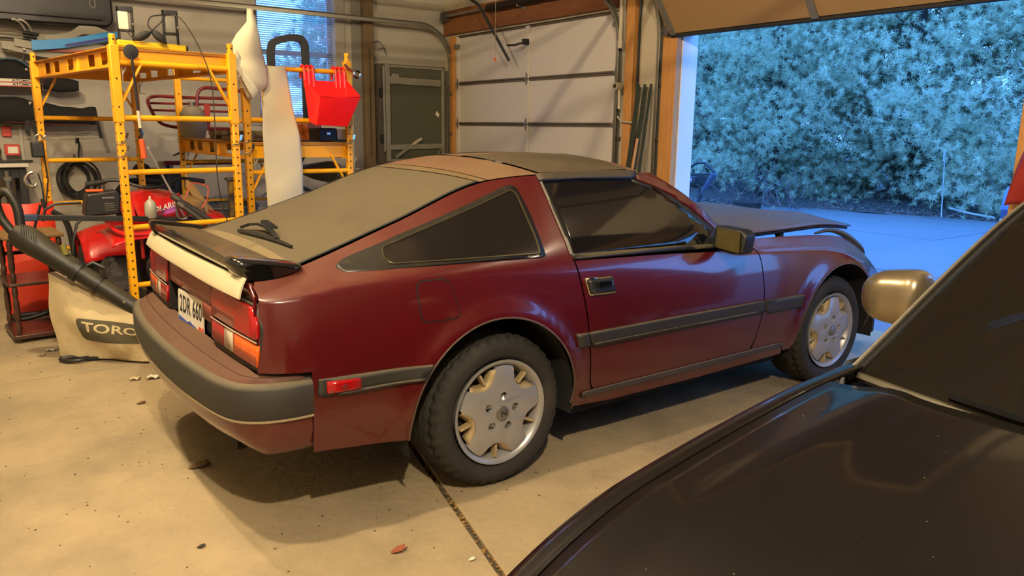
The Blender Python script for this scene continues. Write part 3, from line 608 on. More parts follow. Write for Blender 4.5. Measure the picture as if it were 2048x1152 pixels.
# ---------------------------------------------------------------- rear fascia
XR = -.955
def rx(y): return XR+.025*abs(y/.8)**3          # gently bowed in plan
def rear_plate(name, poly, m, off=0, thick=.01, parent=None, du=.06, **k):
    bm = panel_mesh(poly, lambda y, z: (rx(y)-off+(z-.75)*.06, y, z), du, .05); me = bpy.data.meshes.new(name); bm.to_mesh(me); bm.free()
    o = link(name, me, m, parent or car, True, **k)
    bmx = bmesh.new(); bmx.from_mesh(me); av = sum((f.normal*f.calc_area() for f in bmx.faces), Vector())
    if av.x > 0: bmesh.ops.reverse_faces(bmx, faces=bmx.faces)
    bmx.to_mesh(me); bmx.free()
    if thick: d = o.modifiers.new('t', 'SOLIDIFY'); d.thickness = thick; d.offset = -1
    return o
rear_plate('rear_panel', [(-.775, .632), (.775, .632), (.77, .83), (.68, .885), (-.68, .885), (-.77, .83)], 'well_black', off=-.03, thick=.01)
fin = mat('finisher', '#7a2a24', .35, coat=.3, var=.15, scale=6, dust=('#86603c', .2, .9, .5))
rear_plate('garnish', [(-.335, .77), (.335, .77), (.335, .862), (-.335, .862)], fin, off=.004, thick=.02)
rear_plate('garnish', [(-.335, .71), (-.20, .71), (-.20, .77), (-.335, .77)], fin, off=.004, thick=.02)
rear_plate('plate_recess', [(-.335, .632), (.335, .632), (.335, .775), (-.335, .775)], 'black_plastic', off=-.045, thick=.01)
for s in (-1, 1):
    MB().b2((XR-.002, s*.335, .632), (XR+.06, s*.330, .862)).obj('recess_wall', 'black_plastic', car)
    P = lambda pts: [(s*a, b) for a, b in pts]
    lh = thing_p = None
    base = rear_plate('tail_lamp', round_poly(P([(.342, .635), (.782, .635), (.790, .72), (.786, .80), (.742, .855), (.342, .864)]), .02, 3), mat('lamp_bed', '#1f1c17', .5, dust=('#6b6044', .3, .9, .5)), off=.0, thick=.03, label='wide tail lamp in red, clear and amber')
    lr = 'lens_red'
    rear_plate('red_lens', round_poly(P([(.346, .752), (.785, .748), (.780, .802), (.738, .850), (.346, .860)]), .018, 4), lr, off=.012, thick=.012, parent=base)
    rear_plate('stop_lens', P([(.348, .664), (.486, .664), (.486, .736), (.348, .738)]), lr, off=.011, thick=.01, parent=base)
    rear_plate('reverse_lens', P([(.490, .664), (.575, .663), (.575, .734), (.490, .736)]), 'lens_clear', off=.011, thick=.01, parent=base)
    rear_plate('turn_lens', P([(.579, .663), (.784, .660), (.788, .730), (.579, .733)]), 'lens_amber', off=.011, thick=.01, parent=base)
    for zz, a, b in ((.741, .344, .787), (.7405, .345, .345)):
        MB().tube([(rx(y)-.013+(zz-.75)*.06, s*y, zz) for y in np.linspace(a, b, 8)], .0022, 5).obj('lens_rim', mat('lens_glint', '#b59a86', .3), base)
    # quarter end cap between lamp and flank
    def capf(u, v):
        z = .636+.268*v; w = side_w(-.942, z); y0 = min(.74, w-.02); p0 = Vector((rx(.78)+.004+(z-.75)*.06, y0, z)); p2 = Vector((-.940+max(0, z-.86)*.5, w, z)); p1 = Vector((p0.x, w, z))
        p = p0*(1-u)**2+p1*2*u*(1-u)+p2*u*u; return (p.x, s*p.y, p.z)
    MB().grid(capf, 8, 14).obj('corner_cap', 'paint', car)
# hatch lip with the pale strip, deck and spoiler
rear_plate('hatch_lip', round_poly([(-.72, .862), (.72, .862), (.66, .914), (-.66, .914)], .01, 2), 'paint', off=-.008, thick=.02)
def stripf(u, v): y = -.685+1.42*v; return (rx(y)-.022+.030*u-.004*math.sin(math.pi*u), y*(1-.02*u), .868+.066*u)
MB().grid(stripf, 4, 30).obj('pale_strip', 'white_strip', car, solid=.010, bevel=.002, label='pale unpainted strip along the hatch lip')
def deckf(u, v):
    t = -1+2*v; x = -.735-.215*u; y = t*(E_y(x)-.02)
    return (x, y, E_z(x)+.002+CR(x)*(1-t*t))
MB().grid(deckf, 6, 24).obj('rear_deck', mat('deck_dust', '#6e5f42', .85, var=.2, scale=6, col2='#4a3c28', thr=(.5, .7)), car)
def wing(u, v):   # closed duck-tail section swept across the tail
    t = -1+2*v; y = t*.60; bow = .016*(1-t*t); h = 1-.25*abs(t)**3
    sec = ((-.775, .957), (-.83, .968), (-.89, .980), (-.935, .992), (-.952, .996), (-.957, .990), (-.953, .968), (-.944, .944), (-.93, .932), (-.86, .940))
    i = (u*10) % 10; k = int(i); f = i-k; a, b = sec[k], sec[(k+1) % 10]
    return (a[0]+(b[0]-a[0])*f-bow, y, .935+(a[1]+(b[1]-a[1])*f-.935)*h+.010*(1-t*t))
MB().grid(wing, 20, 26).obj('spoiler_wing', 'spoiler_black', car, ang=35, label='gloss black duck-tail spoiler')
for s in (-1, 1):
    poly = curve_pts([(-.722, .953), (-.80, .972), (-.90, .990), (-.960, .996), (-.962, .96), (-.93, .922), (-.86, .912), (-.79, .922)], 3, closed=True)
    mb = MB(); n = len(poly); rows = []
    for j, (yy, sc) in enumerate(((.57, 1.0), (.605, 1.0), (.635, .97), (.655, .90), (.665, .75))):
        cxx = -.86; czz = .935; rows.append([(cxx+(a-cxx)*sc, s*yy, czz+(b-czz)*sc) for a, b in poly])
    mb.add([p for r in rows for p in r], [(j*n+i, j*n+(i+1) % n, (j+1)*n+(i+1) % n, (j+1)*n+i) for j in range(4) for i in range(n)]+[tuple(range(n)), tuple(4*n+i for i in range(n))])
    mb.obj('spoiler_end', 'blk_gloss', car, ang=50)
# rear wiper lying on the glass
wz = lambda x, y: E_z(x)+CR(x)*(1-abs(y/(E_y(x)-.006))**2.2)
wq = lambda x, y, h: (x, y, wz(x, y)+h)
wp_ = MB(); wp_.tube([wq(x, y, .010) for x, y in zip(np.linspace(-.712, -.676, 12), np.linspace(.12, -.41, 12))], [.006, .010, .011, .011, .011, .011, .010, .010, .009, .008, .007, .005], 6)
ar = [(-.700, .11, .02), (-.682, .06, .030), (-.668, -.02, .034), (-.668, -.10, .034), (-.674, -.20, .026), (-.684, -.28, .016)]
for k in range(5): wp_.beam(wq(*ar[k]), wq(*ar[k+1]), .016, .010)
for k in range(6): wp_.box(wq(-.650-.003*k, -.04-.030*k, .040), (.030, .007, .012), rz=-.35)
wp_.obj('rear_wiper', 'black_plastic', car)
# ---------------------------------------------------------------- rear bumper: sections swept along the plan path
def bpath(off, n=48):
    """plan path from the right end round the tail to the left end; off = outward offset"""
    pts = [(-.785, -.838), (-.86, -.836), (-.94, -.815), (-1.005, -.765), (-1.040, -.68), (-1.065, -.52), (-1.085, -.28), (-1.092, 0)]
    pts = pts+[(x, -y) for x, y in pts[-2::-1]]; c = curve_pts(pts, 6)
    out = []
    for i, p in enumerate(c):
        a = np.array(c[max(i-1, 0)]); b = np.array(c[min(i+1, len(c)-1)]); d = (b-a)/np.linalg.norm(b-a); nrm = np.array((-d[1], d[0]))
        q = np.array(p); out.append(tuple(q+nrm*off*(-1 if np.dot(nrm, q-np.array((0., 0.))) < 0 else 1)))
    return out
def sweep(name, prof, m, **k):
    """prof: list of (outward offset, height)"""
    cols = [bpath(o) for o, z in prof]; mb = MB(); n = len(prof); L = len(cols[0])
    zz = k.pop('zmod', None)
    mb.add([(cols[j][i][0], cols[j][i][1], prof[j][1]+(zz(cols[j][i], j) if zz else 0)) for i in range(L) for j in range(n)], [(i*n+j, i*n+j+1, (i+1)*n+j+1, (i+1)*n+j) for i in range(L-1) for j in range(n-1)])
    return mb.obj(name, m, car, **k)
sweep('bumper_rubber', [(-.035, .604), (-.012, .608), (.004, .603), (.012, .588), (.012, .505), (.006, .488), (-.02, .484)], 'rubber_strip', ang=50, label='dusty black rubber bumper face')
sweep('bumper_lip', [(.002, .486), (.008, .484), (.006, .478), (-.02, .478)], mat('lip_grey', '#9a8a6c', .5, var=.2), ang=50)
def vz(p, j): return (0 if j < 2 else (-.042 if p[0] > -.93 else -.042*max(0, (p[0]+1.0)/.07)))
sweep('bumper_valance', [(-.006, .480), (-.006, .44), (-.018, .41), (-.05, .388), (-.12, .385)], 'paint', zmod=vz, ang=50)
def bdeck(u, v):
    c = bpath(-.018); i = v*(len(c)-1); a = int(min(i, len(c)-2)); q = np.array(c[a])+(np.array(c[a+1])-np.array(c[a]))*(i-a)
    y1 = max(-.80, min(.80, q[1]*.97)); x1 = max(-.945, q[0]+.005) if abs(q[1]) > .79 else XR+.01
    return (q[0]+(x1-q[0])*u, q[1]+(y1-q[1])*u, .606+.012*math.sin(min(1, u*3)*math.pi/2)+.014*u)
MB().grid(bdeck, 6, 90).obj('bumper_deck', 'paint_deck', car, ang=50, label='tan dusted maroon bumper top')
MB().tube([bdeck(.42, v) for v in np.linspace(.06, .94, 60)], .0022, 4).obj('deck_seam', mat('seam_dark', '#35130f', .7), car)
# licence plate, a touch askew in its recess
pl = bpy.data.objects.new('license_plate', None); COL.objects.link(pl); pl.parent = car; pl.location = (-.952, .005, .683); pl.rotation_euler = (0, math.radians(3), math.radians(4)); pl['label'] = 'white licence plate with blue skyline'
PF = lambda a, b, h: (-h, -a, b)
pw, ph = .155, .076
MB().prism(round_poly([(-pw, -ph), (pw, -ph), (pw, ph), (-pw, ph)], .012, 3), 0, .002, PF).obj('plate_blank', 'plate_white', pl)
MB().prism([(-pw+.006, -ph+.006), (.060, -ph+.006), (.060, -ph+.028), (.02, -.044), (-.01, -.036), (-.04, -.046), (-.09, -.040), (-pw+.006, -.034)], .002, .003, PF).obj('plate_skyline', 'plate_blue', pl)
MB().prism([(.095, -ph+.006), (.125, -ph+.006), (.125, -.038), (.095, -.038)], .002, .003, PF).prism([(.135, -ph+.006), (.152, -ph+.006), (.152, -.036), (.135, -.036)], .002, .003, PF).obj('plate_sticker', 'plate_red', pl)
text_mb('2DR 660', .088, lambda a, b, h: PF(a*.78, b*1.12+.018, .0032), bold=.0016, spacing=1.08).obj('plate_number', 'letter_black', pl)
text_mb('2018', .024, lambda a, b, h: PF(a-.012, b-.058, .0036)).obj('plate_year', 'letter_black', pl)
# ---------------------------------------------------------------- wheels
def wheel(cx, side, cap_letter):
    w = bpy.data.objects.new('wheel', None); COL.objects.link(w); w.parent = car; w.location = (cx, side*.80, .315); w.rotation_euler = (0, 0, 0 if side < 0 else math.pi)
    # local frame: outer face looks to -y
    prof = [(.205, .155), (.214, .165), (.235, .172), (.268, .168), (.292, .156), (.306, .140), (.311, .120), (.314, .09), (.3145, .065), (.309, .062), (.309, .056), (.3145, .053), (.315, .02), (.309, .017), (.309, .011), (.315, .008), (.3145, -.028), (.309, -.031), (.309, -.037), (.313, -.040), (.310, -.055), (.300, -.068), (.285, -.080), (.262, -.084), (.235, -.078), (.222, -.068), (.212, -.052), (.206, -.03)]
    def tread(r, h, k, j):
        if 5 <= j <= 7 and k % 3 == 0: return r-.009
        if 16 <= j <= 21 and k % 3 == 0: return r-.011
        return r
    MB().lathe([(r, h+.06) for r, h in prof], 120, 'y', mod=tread).obj('tire', 'tire', w, ang=60)
    MB().lathe([(.200, .20), (.200, .02), (.214, -.012), (.2175, -.018), (.216, -.023), (.209, -.022), (.198, -.010), (.190, .004), (.176, .05), (.174, .12)], 72, 'y').obj('rim', 'alloy', w, ang=50)
    # five-spoked face with lug pockets
    out = []; N = 180; PH = math.radians(48-36); LG = math.radians(82)
    for k in range(N):
        a = 2*math.pi*k/N; ph_ = ((a/(2*math.pi/5)) % 1)-.5       # 0 in the middle of a pocket
        t = max(0, 1-(abs(ph_)/.33)**3.0) if abs(ph_) < .33 else 0
        out.append(((.192-.066*t)*math.cos(a+PH), (.192-.066*t)*math.sin(a+PH)))
    holes = []
    for q in range(5):
        a = 2*math.pi*q/5+LG; c = (.068*math.cos(a), .068*math.sin(a))
        holes.append([(c[0]+.0175*math.cos(b)*1.0, c[1]+.0175*math.sin(b)) for b in np.linspace(0, 2*math.pi, 15)[:-1]])
    bm = bmesh.new(); eds = []
    for loop in [out]+holes:
        vs = [bm.verts.new((p[0], -.012+.0*p[1]-.016*(1-(math.hypot(*p)/.2)**2), p[1])) for p in loop]
        eds += [bm.edges.new((vs[i], vs[(i+1) % len(vs)])) for i in range(len(vs))]
    bmesh.ops.triangle_fill(bm, edges=eds, use_beauty=True)
    bmesh.ops.recalc_face_normals(bm, faces=bm.faces)
    if sum(f.normal.y*f.calc_area() for f in bm.faces) > 0: bmesh.ops.reverse_faces(bm, faces=bm.faces)
    me = bpy.data.meshes.new('wheel_face'); bm.to_mesh(me); bm.free()
    fo = link('wheel_face', me, 'alloy', w, True, fixn=False); d = fo.modifiers.new('t', 'SOLIDIFY'); d.thickness = .022; d.offset = -1
    b = fo.modifiers.new('b', 'BEVEL'); b.width = .003; b.segments = 2; b.limit_method = 'ANGLE'
    # pocket floors with fins, brake drum dark behind
    for q in range(5):
        ac = 2*math.pi*q/5+PH+math.pi/5
        wl = MB()                                            # sloped beige wall round each pocket, open to the dark slots
        outl = [(.190*math.cos(ac+g), .190*math.sin(ac+g)) for g in (.40, .44)]
        arcp = [((.192-.066*max(0, 1-(abs(g/1.2566)/.33)**3.0))*math.cos(ac+g), (.192-.066*max(0, 1-(abs(g/1.2566)/.33)**3.0))*math.sin(ac+g)) for g in np.linspace(-.40, .40, 17)]
        cx_, cz_ = .172*math.cos(ac), .172*math.sin(ac)
        wl.add([(x, -.016, z) for x, z in arcp]+[(cx_+(x-cx_)*.62, .024, cz_+(z-cz_)*.62) for x, z in arcp], [(i, i+1, 18+i, 17+i) for i in range(16)])
        wl.obj('pocket_wall', 'alloy_dusty', w, solid=.003)
        fin = MB().beam((.138*math.cos(ac), .006, .138*math.sin(ac)), (.192*math.cos(ac), .002, .192*math.sin(ac)), .011, .030, up=(0, 1, 0)); fin.obj('pocket_fin', 'alloy_dusty', w, bevel=.002)
    MB().lathe([(0, .045), (.175, .045), (.19, .05)], 40, 'y').obj('brake_drum', 'well_black', w)
    for q in range(5):
        a = 2*math.pi*q/5+LG; MB().lathe([(0, -.016), (.006, -.0155), (.0095, -.012), (.0105, .004)], 6, 'y', (.068*math.cos(a), 0, .068*math.sin(a))).obj('lug_nut', 'steel', w)
        MB().lathe([(0, .006), (.019, .006), (.019, .012)], 16, 'y', (.068*math.cos(a), 0, .068*math.sin(a))).obj('lug_pocket', 'alloy_dusty', w)
    cp = MB().lathe([(0, -.037), (.022, -.037), (.0285, -.034), (.030, -.028), (.030, -.02)], 28, 'y').obj('center_cap', mat('cap_grey', '#85827b', .35, .7), w)
    if cap_letter: text_mb('Z', .036, lambda a, b, h: (b, -.0375, -a), depth=.001, bold=.001).obj('emblem', 'letter_black', cp)
    return w
for cx in (0, 2.32):
    for s in (-1, 1): wheel(cx, s, cx == 0)
# door mirror
dm = MB(); dm.prism(round_poly([(-.800, .882), (-.800, .985), (-.955, .978), (-.985, .955), (-.978, .868), (-.90, .862)], .012, 3), 1.255, 1.33, lambda a, b, h: (h+(b-.92)*.1, a, b))
dmo = dm.obj('door_mirror', 'black_plastic', car, bevel=.01, label='square black door mirror')
MB().prism(round_poly([(-.825, .885), (-.825, .972), (-.955, .968), (-.965, .872)], .01, 3), 0, .004, lambda a, b, h: (1.250-h+(b-.92)*.1, a, b)).obj('mirror_glass', mat('mirror_dusty', '#4d4422', .35, .4, coat=.2, var=.3, scale=20), dmo)
MB().box((1.30, -.80, .90), (.06, .06, .04)).obj('mirror_foot', 'black_plastic', dmo, bevel=.008)
dl = MB(); dl.v = [(x, -y, z) for x, y, z in dm.v]; dl.f = dm.f; dl.obj('door_mirror', 'black_plastic', car, bevel=.01)
# ================================================================ the dark sedan in front of the camera (nose towards -x)
sed = thing('sedan', 'dark sedan filling the lower right, nose into the garage', 'car', (-.3, -3.09, 0))
SC = Vector((-.3, -3.09, 0))
def sp(mb, name, m, parent=None, **k):
    mb.v = [(v[0]-SC.x, v[1]-SC.y, v[2]-SC.z) for v in mb.v]; return mb.obj(name, m, parent or sed, **k)
HZ = fcurve([(-1.34, .60), (-1.25, .675), (-1.12, .728), (-1.03, .757), (-.94, .79), (-.82, .825), (-.70, .848), (-.56, .871), (-.45, .887), (-.28, .908), (-.10, .920), (.1, .93)])
HY = fcurve([(-1.34, .60), (-1.25, .66), (-1.10, .715), (-1.0, .735), (-.8, .748), (-.1, .757), (.2, .76)])
YC = -3.09
def hood_s(u, v):
    t = -1+2*v; xe = -.235-.085*(1-t*t); xf = -1.10-.16*(1-abs(t)**2.5); x = xf+(xe-xf)*u; e = HY(x)-.006
    ridge = .012*math.exp(-((abs(t)-.80)/.07)**2)*(.4+.6*u)
    return (x, YC+t*e, HZ(x)+.058*(1-abs(t)**2.4)+ridge)
sp(MB().grid(hood_s, 26, 44), 'hood', 'black_paint', solid=.008, label='long dark dusty hood')
tg = bpy.data.materials.new('thin_tinted_glass'); tg.use_nodes = True; MATS['thin_glass'] = tg; n_ = tg.node_tree.nodes; l_ = tg.node_tree.links
n_.remove(n_['Principled BSDF']); tb = n_.new('ShaderNodeBsdfTransparent'); tb.inputs[0].default_value = (.24, .26, .24, 1); gl = n_.new('ShaderNodeBsdfGlossy'); gl.inputs['Roughness'].default_value = .03; gl.inputs[0].default_value = (.9, .9, .9, 1)
df = n_.new('ShaderNodeBsdfDiffuse'); df.inputs[0].default_value = (.022, .018, .012, 1); m1 = n_.new('ShaderNodeMixShader'); m1.inputs[0].default_value = .35; l_.new(tb.outputs[0], m1.inputs[1]); l_.new(df.outputs[0], m1.inputs[2])
fr = n_.new('ShaderNodeFresnel'); fr.inputs[0].default_value = 1.22; m2_ = n_.new('ShaderNodeMixShader'); l_.new(fr.outputs[0], m2_.inputs[0]); l_.new(m1.outputs[0], m2_.inputs[1]); l_.new(gl.outputs[0], m2_.inputs[2]); l_.new(m2_.outputs[0], n_['Material Output'].inputs[0])
for s in (-1, 1):
    def fen(u, v):
        x = -1.28+1.22*u+(.04*v); prof = ((0, 0), (.03, -.003), (.055, -.016), (.078, -.045), (.095, -.10), (.108, -.19), (.112, -.32), (.10, -.46)); i = v*7; k = min(int(i), 6); f = i-k
        a = prof[k][0]+(prof[k+1][0]-prof[k][0])*f; b = prof[k][1]+(prof[k+1][1]-prof[k][1])*f
        return (x, YC+s*(HY(x)+a), HZ(x)+b)
    sp(MB().grid(fen, 26, 14), 'front_fender', 'black_paint', solid=.006)
    bodyp = lambda u, v: (-.02+3.2*u, YC+s*(.869-.03*(1-math.sin(math.pi*min(1, v*1.15)))-.05*max(0, u-.8)*5*.5), .24+.66*v+.03*u)
    sp(MB().grid(bodyp, 24, 10), 'body_side', 'black_paint', solid=.006)
    # front pillar with chrome edge, drip rubber, side glass line
    P0 = (-.105, .775, .905); P1 = (.315, .655, 1.245); P2 = (.72, .58, 1.405); P3 = (1.15, .555, 1.455)
    pts = [(x, YC+s*y, z) for x, y, z in curve_pts([P0, P1, P2, P3], 8)]
    sp(MB().tube(pts, .008, 8), 'front_pillar', 'black_paint')
    sp(MB().grid(lambda u, v: (pts[int(u*24)][0]+.03+.34*v*(1-.55*u), pts[int(u*24)][1]-s*(.004+.012*v), pts[int(u*24)][2]-.006-.05*v*(1-u)), 24, 6), 'pillar_trim', 'well_black', solid=.006)
    sp(MB().tube([(x-.003, y+s*.008, z+.005) for x, y, z in pts], .0035, 8), 'pillar_molding', mat('pillar_bright', '#8d8676', .3, .7, var=.1))
    sp(MB().tube([(x-.004, y-s*.010, z+.002) for x, y, z in pts], .005, 6), 'glass_seal', 'well_black')
    sp(MB().grid(lambda u, v: (.0+1.15*u, YC+s*(.79-.20*v), .91+.02*u+(.02+.50*u**.6)*v), 12, 6), 'door_glass', 'thin_glass')
    for cx in (-.62, 2.15):
        w = MB().lathe([(.19, -.09), (.22, -.10), (.30, -.095), (.325, -.06), (.325, .06), (.30, .095), (.22, .10), (.19, .09)], 40, 'y', (cx, YC+s*.775, .325)); sp(w, 'tire', 'tire')
        sp(MB().lathe([(0, s*.06), (.10, s*.07), (.19, s*.085), (.195, s*.09)], 30, 'y', (cx, YC+s*.775, .325)), 'wheel_rim', 'alloy')
def ws_s(u, v):
    t = -1+2*v; c = curve_pts([(-.105, .770, .905), (.315, .650, 1.245), (.72, .575, 1.405)], 12); i = u*24; k = min(int(i), 23); f = i-k
    a = [c[k][j]+(c[k+1][j]-c[k][j])*f for j in range(3)]
    return (a[0]-(.175-.05*u)*(1-t*t), YC+t*a[1], a[2]+(.028+.028*u)*(1-t*t))
sp(MB().grid(ws_s, 18, 26), 'windshield', 'thin_glass', label='dark windshield reflecting the garage')
sp(MB().tube([(ws_s(0, v)[0]-.004, ws_s(0, v)[1], ws_s(0, v)[2]-.002) for v in np.linspace(.012, .988, 40)], .010, 6), 'windshield_molding', mat('ws_trim', '#3d3727', .45, var=.3, scale=8))
# cowl between hood and glass, wiper
def cowl_s(u, v):
    t = -1+2*v; a = hood_s(1, v); b = ws_s(0, v); return (a[0]+.012+(b[0]+.03-a[0]-.012)*u, a[1]+(b[1]-a[1])*u, a[2]-.022+(b[2]-.02-a[2]+.022)*u-.008*math.sin(math.pi*u))
sp(MB().grid(cowl_s, 6, 30), 'cowl_panel', 'black_trim')
wpr = thing_w = MB()
a0 = Vector(ws_s(.03, .66)); 
for v0, v1 in ((.84, .34), (.44, -.0)):
    pts = [Vector(ws_s(.012, v))+Vector((-.018, 0, .014)) for v in np.linspace(v0, v1+.02, 12)]
    wpr.tube(pts, [.008+.004*math.sin(math.pi*i/11) for i in range(12)], 6)
    pts = [Vector(ws_s(.006+.008*i/6, v))+Vector((-.026, 0, .024)) for i, v in enumerate(np.linspace(v0-.10, v1+.12, 7))]
    for i in range(6): wpr.beam(pts[i], pts[i+1], .016, .010)
sp(wpr, 'wiper', mat('wiper_black', '#0a0a09', .9, spec=.1))
for s in (-1, 1): sp(MB().grid(lambda u, v: (hood_s(1, .5+.5*s*(.02+.97*v))[0]+.006-.012*u, hood_s(1, .5+.5*s*(.02+.97*v))[1], hood_s(1, .5+.5*s*(.02+.97*v))[2]-.002*u), 1, 14), 'hood_edge', mat('hood_edge', '#3a3223', .4, .2, var=.3))
# far-side mirror: bronze housing on a black foot
def mir(cy, s):
    P = MB(); n, m = 24, 16
    def f(u, v):
        a = 2*math.pi*u; q = -1+2*v                          # q runs outboard (towards +1)
        w = max(0, 1-abs(q)**(5.0 if q < 0 else 2.6))**(.5); sh = .98-.10*q
        ca, sa = math.cos(a), math.sin(a); rx_, rz_ = .070*w*sh, .074*w*sh
        return (cy[0]+rx_*math.copysign(abs(ca)**.75, ca)+.035*q*q*(q > 0)-.02*(q < 0)*q*q, cy[1]+s*.105*q, cy[2]+rz_*math.copysign(abs(sa)**.8, sa)-.006*q+.010*(sa > 0)*w*(1-q)*.5)
    P.grid(f, n, m); mo = sp(P, 'door_mirror', 'bronze', ang=60, label='bronze door mirror housing')
    sp(MB().box((cy[0]+.03, cy[1]-s*.06, cy[2]-.062), (.06, .07, .03)).tube([(cy[0]+.03, cy[1]-s*.07, cy[2]-.06), (cy[0]+.02, cy[1]-s*.13, cy[2]-.10)], .02, 8), 'mirror_foot', 'black_trim', mo, bevel=.006)
    sp(MB().prism(round_poly([(-.085, -.052), (.085, -.045), (.075, .05), (-.085, .055)], .02), 0, .004, lambda a, b, h: (cy[0]+.052+h, cy[1]+s*a, cy[2]+b)), 'mirror_glass', 'chrome', mo)
mir((.395, -2.135, .985), 1); mir((.395, -4.045, .985), -1)
# cabin: dash, seats, roof, side frames
sp(MB().grid(lambda u, v: (ws_s(0, v)[0]+.05+.62*u, YC+(-1+2*v)*.72, .885+.03*u+.03*math.sin(math.pi*u)), 8, 16), 'dashboard', 'black_trim', solid=.02)
st = MB()
for y in (-.38, .38): st.b2((.55, YC+y-.25, .35), (1.1, YC+y+.25, .58)); st.box((1.15, YC+y, .85), (.16, .48, .62), ry=.25); st.box((1.25, YC+y, 1.22), (.10, .26, .16), ry=.2)
sp(st, 'seat', 'black_trim', bevel=.04)
sp(MB().grid(lambda u, v: (.70+1.6*u-.06*(1-(2*v-1)**2)*(1-u), YC+(-1+2*v)*(.575-.02*u), 1.405+.05*math.sin(math.pi*min(1, u*.9+.1))-.06*u*u+.05*(1-abs(2*v-1)**2.4)), 12, 16), 'roof', 'black_paint', solid=.01)
for s in (-1, 1):
    sp(MB().beam((1.15, YC+s*.80, .90), (1.22, YC+s*.60, 1.44), .07, .03, up=(0, 1, 0)), 'center_pillar', mat('pillar_tan', '#55432a', .6, var=.2))
    sp(MB().beam((2.9, YC+s*.78, .93), (2.28, YC+s*.56, 1.40), .16, .03, up=(0, 1, 0)), 'rear_pillar', 'black_paint')
sp(MB().grid(lambda u, v: (2.3+.72*u, YC+(-1+2*v)*(.56+.2*u), 1.42-.47*u+.04*(1-(2*v-1)**2)), 6, 10), 'rear_glass', 'thin_glass')
sp(MB().grid(lambda u, v: (2.95+.32*u, YC+(-1+2*v)*(.78-.06*u), .94-.04*u+.02*(1-(2*v-1)**2)), 4, 10), 'trunk_lid', 'black_paint', solid=.008)
sp(MB().grid(lambda u, v: (3.27+.03*math.sin(math.pi*u), YC+(-1+2*v)*.75, .30+.60*u), 6, 10), 'tail_panel', 'black_paint', solid=.008)
sp(MB().grid(lambda u, v: (-1.245-.16*(1-abs(-1+2*v)**2.5)-.06*math.sin(math.pi*u)+.10*u*u, YC+(-1+2*v)*.80*(1-.12*u*u), .24+.42*u), 8, 20), 'front_bumper', 'black_paint', solid=.008)
sp(MB().b2((-1.1, YC-.72, .2), (3.2, YC+.72, .34)), 'underbody', 'well_black')

mb = MB()
for k in range(60):
    u, v = R_.uniform(.05, .98), R_.uniform(.35, .97); p = hood_s(u, v); r = R_.uniform(.0003, .0008); mb.box((p[0], p[1], p[2]+.0045), (r*2, r*1.4, r), R_.uniform(0, 3))
o = sp(mb, 'dust_specks', mat('speck', '#7d7462', .9), smooth=False); o['kind'] = 'stuff'
